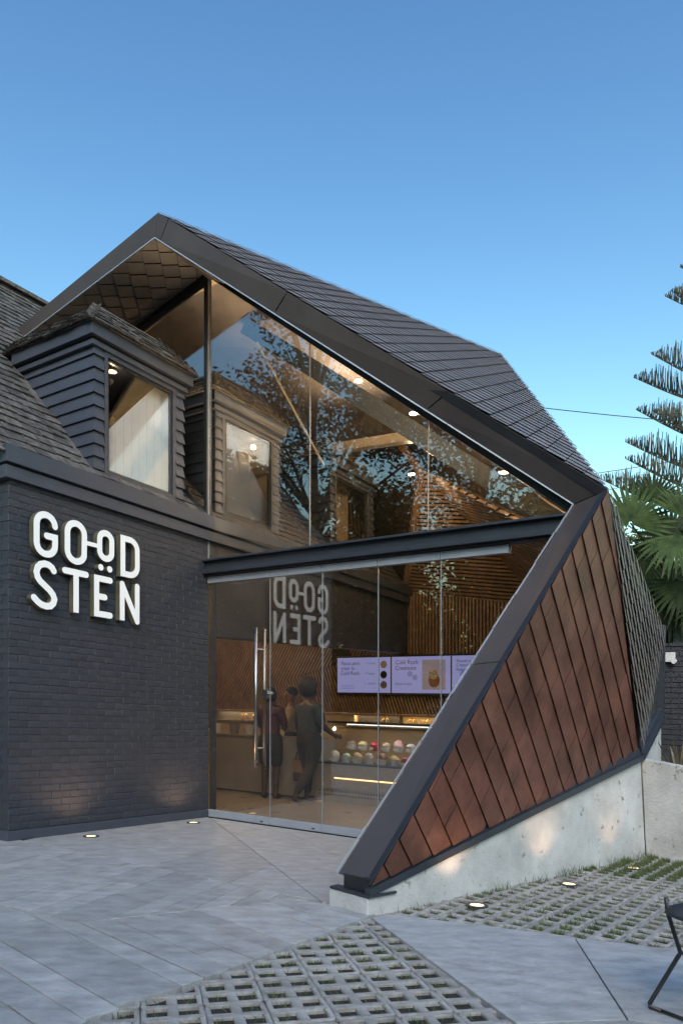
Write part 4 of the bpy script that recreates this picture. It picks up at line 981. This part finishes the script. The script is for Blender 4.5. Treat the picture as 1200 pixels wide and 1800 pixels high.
tors_s = lambda ch: [0, 1, 2, 3, ch['arm-1'], ch['arm-1'] + 1, ch['arm-1'] + 2, ch['arm1'], ch['arm1'] + 1, ch['arm1'] + 2]
shorts = lambda ch: [0, 1, ch['leg-1'], ch['leg-1'] + 1, ch['leg1'], ch['leg1'] + 1]
trous = lambda ch: [0, 1] + [ch['leg-1'] + i for i in range(3)] + [ch['leg1'] + i for i in range(3)]
shoes = lambda ch: []
ARM_D = [((-.24, -.02, 1.12), (-.22, .05, .90), (-.215, .08, .83)), ((.24, -.02, 1.12), (.22, .05, .90), (.215, .08, .83))]
ARM_F = [((-.23, .06, 1.14), (-.12, .26, 1.10), (-.08, .31, 1.10)), ((.23, .06, 1.14), (.14, .26, 1.12), (.09, .31, 1.12))]
LEG_S = [((-.10, .02, .49), (-.10, -.02, .10), (-.12, .12, .035)), ((.10, .02, .49), (.10, -.02, .10), (.12, .12, .035))]
LEG_W = [((-.09, .10, .50), (-.09, .14, .10), (-.10, .28, .035)), ((.09, -.12, .52), (.10, -.40, .20), (.11, -.30, .05))]
p1, _ = person('customer in a maroon top and black shorts standing with back to the door', -.84, 2.16, R(12), 1.66, ARM_F, LEG_S, 1.0, M_skin, [('top', torso, 1.12, .012, M_red), ('shorts', shorts, 1.12, .022, M_blk)], (.095, .115, .14, 1.64, -.01))
LEGB = [((-.11, .05, .50), (-.10, .03, .10), (-.11, .17, .035)), ((.11, -.04, .52), (.10, -.30, .14), (.11, -.20, .04))]
ARM_B = [((-.27, -.03, 1.13), (-.27, .02, .90), (-.27, .04, .82)), ((.27, .05, 1.14), (.30, .22, 1.02), (.30, .30, 1.00))]
p3, cv3 = person('customer with round black hair, grey shirt and dark trousers carrying a bag', -.20, 2.28, R(-20), 1.72, ARM_B, LEGB, 1.34, M_skin, [('shirt', torso, 1.12, .018, M_shirt_g), ('trousers', trous, 1.10, .010, M_trs)], (.155, .165, .155, 1.715, -.02))
p2, _ = person('shop worker in a cream shirt and dark cap behind the counter', -1.37, 3.35, R(120), 1.70, ARM_F, LEG_S, 1.02, M_skinl, [('shirt', tors_s, 1.10, .012, M_apr), ('trousers', trous, 1.08, .008, M_blk)], (.098, .118, .085, 1.71, -.005))
# bag hanging from the hand
hb = cv3(V(-.27, .05, .76))
bg_ = thing('tote_bag', 'brown tote bag with dark base hanging from a customer hand', 'bag', hb - V(0, 0, .50))
cvb = lambda p: hb + E_S * p.x + E_W * p.y + V(0, 0, p.z)
MB().prism([(-.13, -.05, -.46), (.13, -.05, -.46), (.15, -.06, -.14), (-.15, -.06, -.14)], (0, .11, 0)).build('bag_body', cl('tan_leather', (.20, .11, .05)), bg_, conv=cvb, bevel=.01)
MB().prism([(-.135, -.055, -.47), (.135, -.055, -.47), (.142, -.06, -.34), (-.142, -.06, -.34)], (0, .12, 0)).build('bag_base', M_blk, bg_, conv=cvb, bevel=.01)
for y in (-.045, .045): MB().tube([(-.09, y, -.15), (-.08, y * .6, -.04), (0, 0, .005), (.08, y * .6, -.04), (.09, y, -.15)], .008, 6).build('strap', M_blk, bg_, conv=cvb)

# ================================================================== CHAIR AT THE EDGE OF THE TERRACE
chc = V(1.60, 3.04, 0)
chair = thing('garden_chair', 'charcoal metal garden chair with thin seat and wire legs', 'chair', TX(chc))
cc = lambda p: TX(chc + V(p.x, p.y, p.z))
seat = MB(); n = 28
prof = []
for i in range(n):
    a = 6.283 * i / n; rx = .235 * (1 + .06 * math.cos(2 * a)); prof.append((rx * math.cos(a), .22 * math.sin(a)))
for rr, zz in ((.2, .43), (.75, .432), (1, .445), (1.02, .452), (1, .458), (.75, .444), (.2, .442)):
    for x_, y_ in prof: seat.v.append(V(x_ * rr, y_ * rr, zz))
for i in range(6):
    for j in range(n): seat.f.append((i * n + j, i * n + (j + 1) % n, (i + 1) * n + (j + 1) % n, (i + 1) * n + j))
seat.f.append(tuple(range(n))[::-1]); seat.f.append(tuple(range(6 * n, 7 * n)))
seat.build('seat', M_chair, chair, conv=cc, smooth=True)
for sx, sy in ((-1, -1), (-1, 1), (1, -1), (1, 1)):
    MB().tube([(sx * .225, sy * .09, .50), (sx * .215, sy * .10, .44), (sx * .15, sy * .12, .26), (sx * .155, sy * .125, .248), (sx * .262, sy * .17, .02), (sx * .262, sy * .165, .008), (sx * .23, sy * .12, .008)], .0095, 8).build('leg', M_chair, chair, conv=cc, smooth=True)
for sx in (-1, 1):
    MB().tube([(sx * .23, -.12, .009), (sx * .17, -.03, .009), (sx * .17, .03, .009), (sx * .23, .12, .009)], .0085, 8).build('floor_runner', M_chair, chair, conv=cc, smooth=True)
for sy in (-1, 1): MB().tube([(-.15, sy * .12, .26), (.15, sy * .12, .26)], .008, 8).build('stretcher', M_chair, chair, conv=cc, smooth=True)
MB().tube([(.215, -.15, .45), (.30, -.16, .70), (.32, -.10, .76), (.32, .10, .76), (.30, .16, .70), (.215, .15, .45)], .0095, 8).build('backrest', M_chair, chair, conv=cc, smooth=True)

# ================================================================== RIGHT-HAND BACKGROUND
bw = thing('garden_wall', 'dark painted brick garden wall behind the planter', 'wall', T((5.6, 3.95, 0)))
gb = MB()
MB().box((4.30, 3.93, 0), (9.0, 4.1, 2.33)).build('wall_core', M_brick, bw)
z = .3; row = 0
while z < 2.3:
    x = 4.31 - (.1 if row % 2 else 0)
    while x < 6.2:
        gb.box((max(4.305, x), 3.915 + random.uniform(0, .006), z), (x + .205, 3.935, z + .058)); x += .215
    z += .068; row += 1
gb.build('brick_field', M_brick, bw, kind='stuff')
MB().box((4.28, 3.90, 2.331), (9.0, 4.13, 2.37)).build('coping', M_brick, bw)
ub = thing('utility_box', 'small white utility box with a round socket on the dark wall', 'utility box', T((4.43, 3.90, 2.12)))
MB().box((4.36, 3.86, 2.12), (4.48, 3.913, 2.245)).build('box', M_plast, ub, bevel=.006)
MB().tube([(4.47, 3.858, 2.13), (4.47, 3.83, 2.13)], .034, 16).build('socket', M_plast, ub)
pv = thing('steel_gate', 'weathered grey sheet metal panel standing above the dark wall', 'gate', T((5.0, 4.25, 2.3)))
MB().box((4.36, 4.2, 2.2), (7.0, 4.23, 3.05)).build('sheet', M_alu, pv)
for x in (4.36, 5.2, 6.1): MB().box((x, 4.17, 2.2), (x + .04, 4.199, 3.08)).build('post', M_black, pv)

# fan palm
def fan_leaf(mb, hub, n_dir, up_dir, rad, nseg, spread, droop, wscale=1.0):
    n_dir = Vector(n_dir).normalized(); up_dir = Vector(up_dir); up_dir = (up_dir - n_dir * up_dir.dot(n_dir)).normalized(); sd = n_dir.cross(up_dir)
    for i in range(nseg):
        a = (i / (nseg - 1) - .5) * spread + random.uniform(-.02, .02); d = up_dir * math.cos(a) + sd * math.sin(a); sv = up_dir * -math.sin(a) + sd * math.cos(a)
        L_ = rad * random.uniform(.85, 1.08) * (1 - .12 * abs(a) / (spread / 2)); wd = rad * .042 * wscale
        k0 = random.uniform(.6, 1.2) * droop
        def pt(t, x, z_): return hub + d * L_ * t + sv * x + n_dir * z_ + V(0, 0, -k0 * L_ * max(0, t - .35) ** 2)
        pts = []
        for t, ww in ((.04, .25), (.45, 1.0), (.75, .75), (1.0, .08)):
            w2 = wd * ww; pts += [pt(t, -w2, 0), pt(t, 0, -.012 * ww), pt(t, w2, 0)]
        fs = []
        for q in range(3):
            b_ = q * 3; fs += [(b_, b_ + 1, b_ + 4, b_ + 3), (b_ + 1, b_ + 2, b_ + 5, b_ + 4)]
        mb.add(pts, fs)
palm = thing('fan_palm', 'fan palm with big green pleated leaves behind the dark wall', 'palm tree', TX((4.45, 10.0, .2)))
pts = [TX((4.45 + .05 * math.sin(i), 10.0, .2 + i * .42)) for i in range(8)]
MB().tube(pts, .13, 12, .10).build('trunk', M_bark, palm, conv=None)
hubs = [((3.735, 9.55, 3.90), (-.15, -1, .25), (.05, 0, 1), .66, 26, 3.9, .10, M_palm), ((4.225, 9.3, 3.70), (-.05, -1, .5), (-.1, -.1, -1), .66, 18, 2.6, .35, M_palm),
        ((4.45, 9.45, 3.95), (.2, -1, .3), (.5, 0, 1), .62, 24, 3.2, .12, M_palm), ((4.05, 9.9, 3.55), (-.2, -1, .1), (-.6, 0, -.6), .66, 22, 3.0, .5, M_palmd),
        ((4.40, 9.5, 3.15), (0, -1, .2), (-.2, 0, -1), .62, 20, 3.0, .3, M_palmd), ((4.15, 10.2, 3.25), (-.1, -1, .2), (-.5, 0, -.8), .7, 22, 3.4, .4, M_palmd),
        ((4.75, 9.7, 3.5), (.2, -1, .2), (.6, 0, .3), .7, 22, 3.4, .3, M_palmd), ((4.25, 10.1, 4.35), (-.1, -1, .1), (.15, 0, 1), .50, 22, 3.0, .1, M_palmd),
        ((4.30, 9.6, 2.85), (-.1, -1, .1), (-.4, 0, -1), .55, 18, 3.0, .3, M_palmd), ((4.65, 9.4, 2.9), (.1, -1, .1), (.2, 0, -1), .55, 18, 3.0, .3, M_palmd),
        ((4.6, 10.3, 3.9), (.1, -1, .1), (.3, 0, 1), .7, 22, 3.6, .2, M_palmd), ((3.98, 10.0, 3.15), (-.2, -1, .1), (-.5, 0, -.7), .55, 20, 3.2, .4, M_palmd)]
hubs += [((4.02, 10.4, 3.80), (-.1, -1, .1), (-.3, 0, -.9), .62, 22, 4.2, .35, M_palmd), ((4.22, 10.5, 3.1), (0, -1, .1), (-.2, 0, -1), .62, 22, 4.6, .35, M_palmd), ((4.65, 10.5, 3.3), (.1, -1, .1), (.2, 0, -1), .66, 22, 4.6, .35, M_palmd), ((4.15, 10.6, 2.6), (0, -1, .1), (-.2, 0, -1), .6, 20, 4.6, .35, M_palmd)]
top_ = TX((4.45, 10.0, 3.1))
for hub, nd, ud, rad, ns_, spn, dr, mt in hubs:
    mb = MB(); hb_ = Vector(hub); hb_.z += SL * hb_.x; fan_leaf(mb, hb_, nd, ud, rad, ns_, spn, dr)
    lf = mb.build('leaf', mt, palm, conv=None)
    mid = top_.lerp(hb_, .5) + V(0, 0, .12); MB().tube([top_, mid, hb_], .014, 6, .009).build('leaf_stalk', mt, palm, conv=None)
# flax in the planter
for j, (s, w, n, L_, lb) in enumerate(((4.82, 2.15, 46, .62, 'bronze flax clump with arching leaves against the plinth'), (5.25, 1.9, 44, .7, 'bronze flax clump farther along the planter wall'))):
    t = thing('flax_plant', lb, 'plant', T((s, w, .8)), 'flax clumps in the planter')
    mb = MB(); b = T((s, w, .70))
    for i in range(n):
        a = random.uniform(0, 6.283); el = random.uniform(.5, 1.45); l_ = L_ * random.uniform(.55, 1.1); d = V(math.cos(a) * math.cos(el), math.sin(a) * math.cos(el), math.sin(el)); sv = V(-math.sin(a), math.cos(a), 0)
        q = [b + V(math.cos(a), math.sin(a), 0) * random.uniform(0, .06)]; dr = random.uniform(.1, .7)
        pp = []
        for t_ in (0, .35, .7, 1): c = q[0] + d * l_ * t_ + V(0, 0, -dr * l_ * t_ * t_ * .6); ww = .013 * (1, 1.1, .7, .05)[int(t_ * 3 + .01)]; pp += [c - sv * ww, c + sv * ww]
        mb.add(pp, [(0, 1, 3, 2), (2, 3, 5, 4), (4, 5, 7, 6)])
    mb.build('leaves', M_flax, t, conv=None)

# Norfolk pine, trunk beyond the frame
pine = thing('norfolk_pine', 'tall norfolk pine with tiered branches and upswept needle fingers', 'tree', TX((13.6, 22, 0)))
MB().tube([TX((13.6, 22, z_)) for z_ in (-.5, 4, 8, 12, 16, 20)], .34, 12, .05).build('trunk', M_bark, pine, conv=None)
tips = [(10.10, 15.11, 0), (9.85, 14.53, .5), (9.65, 14.15, -.4), (9.23, 12.49, 0), (9.0, 12.16, .8), (8.76, 10.82, 0), (8.95, 10.44, -.8), (8.64, 10.04, .5), (8.46, 9.34, 0), (7.80, 8.96, .6), (8.0, 8.51, -.6)]
def pine_branch(root, tip, fl, seed, start=.42):
    rn = random.Random(seed); br = MB(); fg = MB(); N_ = 12; pts = []
    for i in range(N_ + 1):
        t = i / N_; p = root.lerp(tip, t); p.z -= math.sin(t * math.pi) * .10 * (tip - root).length * .8; pts.append(p)
    br.tube(pts, .05, 6, .008)
    L_ = (tip - root).length; n = int(L_ * (1 - start) * 20); sd = (tip - root).cross(V(0, 0, 1)).normalized()
    for i in range(n):
        t = start + (1 - start) * (i + rn.random()) / n
        if .50 < t < .58 and seed % 2: continue
        x = t * N_; k = min(int(x), N_ - 1); c = pts[k].lerp(pts[k + 1], x - k)
        env = min(1, (1 - t) * 5.5 + .10) * (.55 + .45 * min(1, (t - start) * 5)); h_ = fl * env * rn.uniform(.75, 1.08)
        for sgn in (-1, 1):
            o_ = sd * sgn * rn.uniform(.02, .30) * env
            m = c + o_ * .7 + V(0, 0, h_ * .25); e_ = c + o_ * 1.15 + V(rn.uniform(-.03, .03), 0, h_)
            fg.tube([c, m, e_], .025, 3, .011, cap=False)
    return br, fg
kk = 0
for x_, z_, dy in tips:
    tip = TX((x_, 22 + dy, z_)); zr = z_ - .10 * (13.6 - x_) - .75; root = TX((13.6, 22, zr))
    br, fg = pine_branch(root, tip, .70, kk); b_ = br.build('branch', M_bark, pine, conv=None); fg.build('needles', M_needle, b_, conv=None); kk += 1
for wh in range(11):
    z_ = 7.2 + wh * 1.05; ln = 5.6 - wh * .36
    for j in range(5):
        a = wh * .7 + j * 1.2566
        if math.cos(a) * ln < -1.9: continue
        tip = TX((13.6 + math.cos(a) * ln, 22 + math.sin(a) * ln, z_ + .9)); root = TX((13.6, 22, z_ - .2))
        br, fg = pine_branch(root, tip, .6, kk); b_ = br.build('branch', M_bark, pine, conv=None); fg.build('needles', M_needle, b_, conv=None); kk += 1

# overhead cables
cab = [((5.0, 30, 14.5), (25, 30, 13.9), .018, 'upper overhead cable crossing the sky behind the roof'), ((6, 30, 10.9), (25, 30, 15.2), .014, 'overhead cable rising towards the pine, next below the upper one'),
       ((6, 31, 10.2), (25, 31, 15.3), .012, 'top cable of three close together behind the palm'), ((6, 31.5, 9.9), (25, 31.5, 14.9), .012, 'middle cable of three close together behind the palm'), ((6, 32, 9.85), (25, 32, 14.6), .012, 'lowest cable of three close together behind the palm')]
for a, b, r_, lb in cab:
    MB().tube([TX(Vector(a).lerp(Vector(b), i / 10) + V(0, 0, -.35 * math.sin(i / 10 * math.pi))) for i in range(11)], r_, 5).build('overhead_cable', M_cable, conv=None, label=lb, cat='cable', group='overhead cables behind the pavilion')

# neighbouring houses far behind the palm
def far_house(x, y, wd, dp, ht, rh, label, mt):
    t = thing('neighbour_house', label, 'house', TX((x, y, 0)))
    MB().box((x - wd / 2, y, -.5), (x + wd / 2, y + dp, ht)).build('wall', mt, t, conv=TX)
    MB().prism([(x - wd / 2 - .4, y - .4, ht + .01), (x + wd / 2 + .4, y - .4, ht + .01), (x, y - .4, ht + rh)], (0, dp + .8, 0)).build('roof', M_tileg, t, conv=TX)
    for i in range(3):
        wx = x - wd / 2 + wd * (i + .5) / 3
        w_ = MB().box((wx - .5, y - .05, ht - 2.0), (wx + .5, y - .001, ht - .7)).build('window', M_white, t, conv=TX)
        MB().box((wx - .43, y - .06, ht - 1.93), (wx + .43, y - .051, ht - .77)).build('pane', G_win, w_, conv=TX)
far_house(15.8, 30, 9, 7, 7.4, 1.2, 'pale rendered house glimpsed between the palm leaves', M_bead)
far_house(-26, 40, 12, 8, 5, 2, 'low pale house far behind the old roof', M_bead)

# ================================================================== TREES ON THE CAMERA SIDE (seen in the glass)
def leafy_tree(label, base, height, crown_r, crown_z0, nleaf, leaf, seed, group=None, name='broadleaf_tree', lobes=16):
    rn = random.Random(seed); t = thing(name, label, 'tree', base, group)
    tr = MB(); top = base + V(rn.uniform(-.4, .4), rn.uniform(-.4, .4), height * .8)
    tr.tube([base + V(0, 0, -.3), base.lerp(top, .4) + V(.15, 0, 0), base.lerp(top, .7), top], .05 * height * .42, 10, .04)
    cl_ = []
    for i in range(lobes):
        a = rn.uniform(0, 6.283); zf = rn.random(); zz = crown_z0 + (height - crown_z0) * zf; rr = crown_r * (1 - abs(zf - .42) * 1.25) * rn.uniform(.45, 1.0)
        c = base + V(math.cos(a) * rr, math.sin(a) * rr, zz); cl_.append((c, rn.uniform(.26, .42) * crown_r))
        q = base.lerp(top, min(.95, max(.22, (zz - 1.2) / height))); tr.tube([q, q.lerp(c, .55) + V(0, 0, .25), c], .07, 6, .018)
    tr.build('trunk', M_bark, t, conv=None)
    vs_, fs = [], []
    for i in range(nleaf):
        c, r_ = cl_[i % len(cl_)]
        d = V(rn.gauss(0, 1), rn.gauss(0, 1), rn.gauss(0, 1)).normalized(); p = c + d * r_ * (rn.random() ** .45) * V(1, 1, .8).length / 1.6
        n1 = V(rn.gauss(0, 1), rn.gauss(0, 1), rn.gauss(0, 1)).normalized(); n2 = n1.orthogonal().normalized(); l_ = leaf * rn.uniform(.6, 1.25)
        k_ = len(vs_); vs_ += [p - n1 * l_ * .5, p + n2 * l_ * .24, p + n1 * l_ * .55, p - n2 * l_ * .24]; fs.append((k_, k_ + 1, k_ + 2, k_ + 3))
    me = bpy.data.meshes.new('crown'); me.from_pydata(vs_, [], fs); me.materials.append(M_leaf); link('crown', me, t)
leafy_tree('tall broadleaf tree reflected in the big upper glass', T((-6.6, -11.2, 0)), 14.4, 4.3, 3.0, 30000, .165, 3, lobes=34)
leafy_tree('second broadleaf tree reflected in the upper panes', T((-2.6, -14.0, 0)), 11.0, 3.6, 2.4, 21000, .16, 5, lobes=26)
leafy_tree('low leafy tree reflected in the door glass', T((.5, -16, 0)), 6.5, 3.2, 1.0, 16000, .16, 8)
for i, (s, w, h_) in enumerate(((-13, -24, 11.5), (-7, -25, 9.0), (-2, -24, 10.5), (3.5, -25, 13.0), (9, -24, 14.0), (14.5, -25, 13.5), (20, -24, 14.5), (26, -20, 12.0), (31, -13, 10.0), (-20, -18, 11.0))):
    leafy_tree('tall dense street tree across the road, %s along its row' % pos_words[i], T((s, w, 0)), h_, 4.6, .2, 11000, .42, 20 + i, 'dense trees across the road', 'street_tree', 26)
for i, (s, w, h_) in enumerate(((-15, -29, 4.5), (-9, -30, 4.0), (-3, -29, 4.5), (3, -30, 4.5), (9, -29, 4.5), (15, -30, 4.5), (21, -29, 4.5), (27, -27, 4.5))):
    leafy_tree('low round hedge shrub behind the street trees, %s along the hedge' % pos_words[i], T((s, w, 0)), h_, 4.2, .1, 4000, .40, 50 + i, 'hedge behind the street trees', 'hedge_shrub', 16)

# wooded hills beyond the road on the camera side
hm = MB(); nh_ = 90
for i in range(nh_ + 1):
    a = R(60 + 240 * i / nh_); r0 = 130
    for rr, zz in ((r0 - 25, -3), (r0, 13 + 6 * noise.noise(V(a * 3, 1, 0)) + 2.5 * noise.noise(V(a * 14, 2, 0))), (r0 + 60, -3)):
        hm.v.append(V(math.sin(a) * rr, math.cos(a) * rr, zz))
for i in range(nh_):
    for j in range(2): k = i * 3 + j; hm.f.append((k, k + 3, k + 4, k + 1))
hm.build('hills', M_leaf, conv=None, smooth=True, kind='structure')

leafy_tree('dark bushy shrub growing behind the fan palm', TX((5.3, 12.6, .2)), 4.4, 1.25, .8, 5000, .14, 77, None, 'garden_shrub', 18)
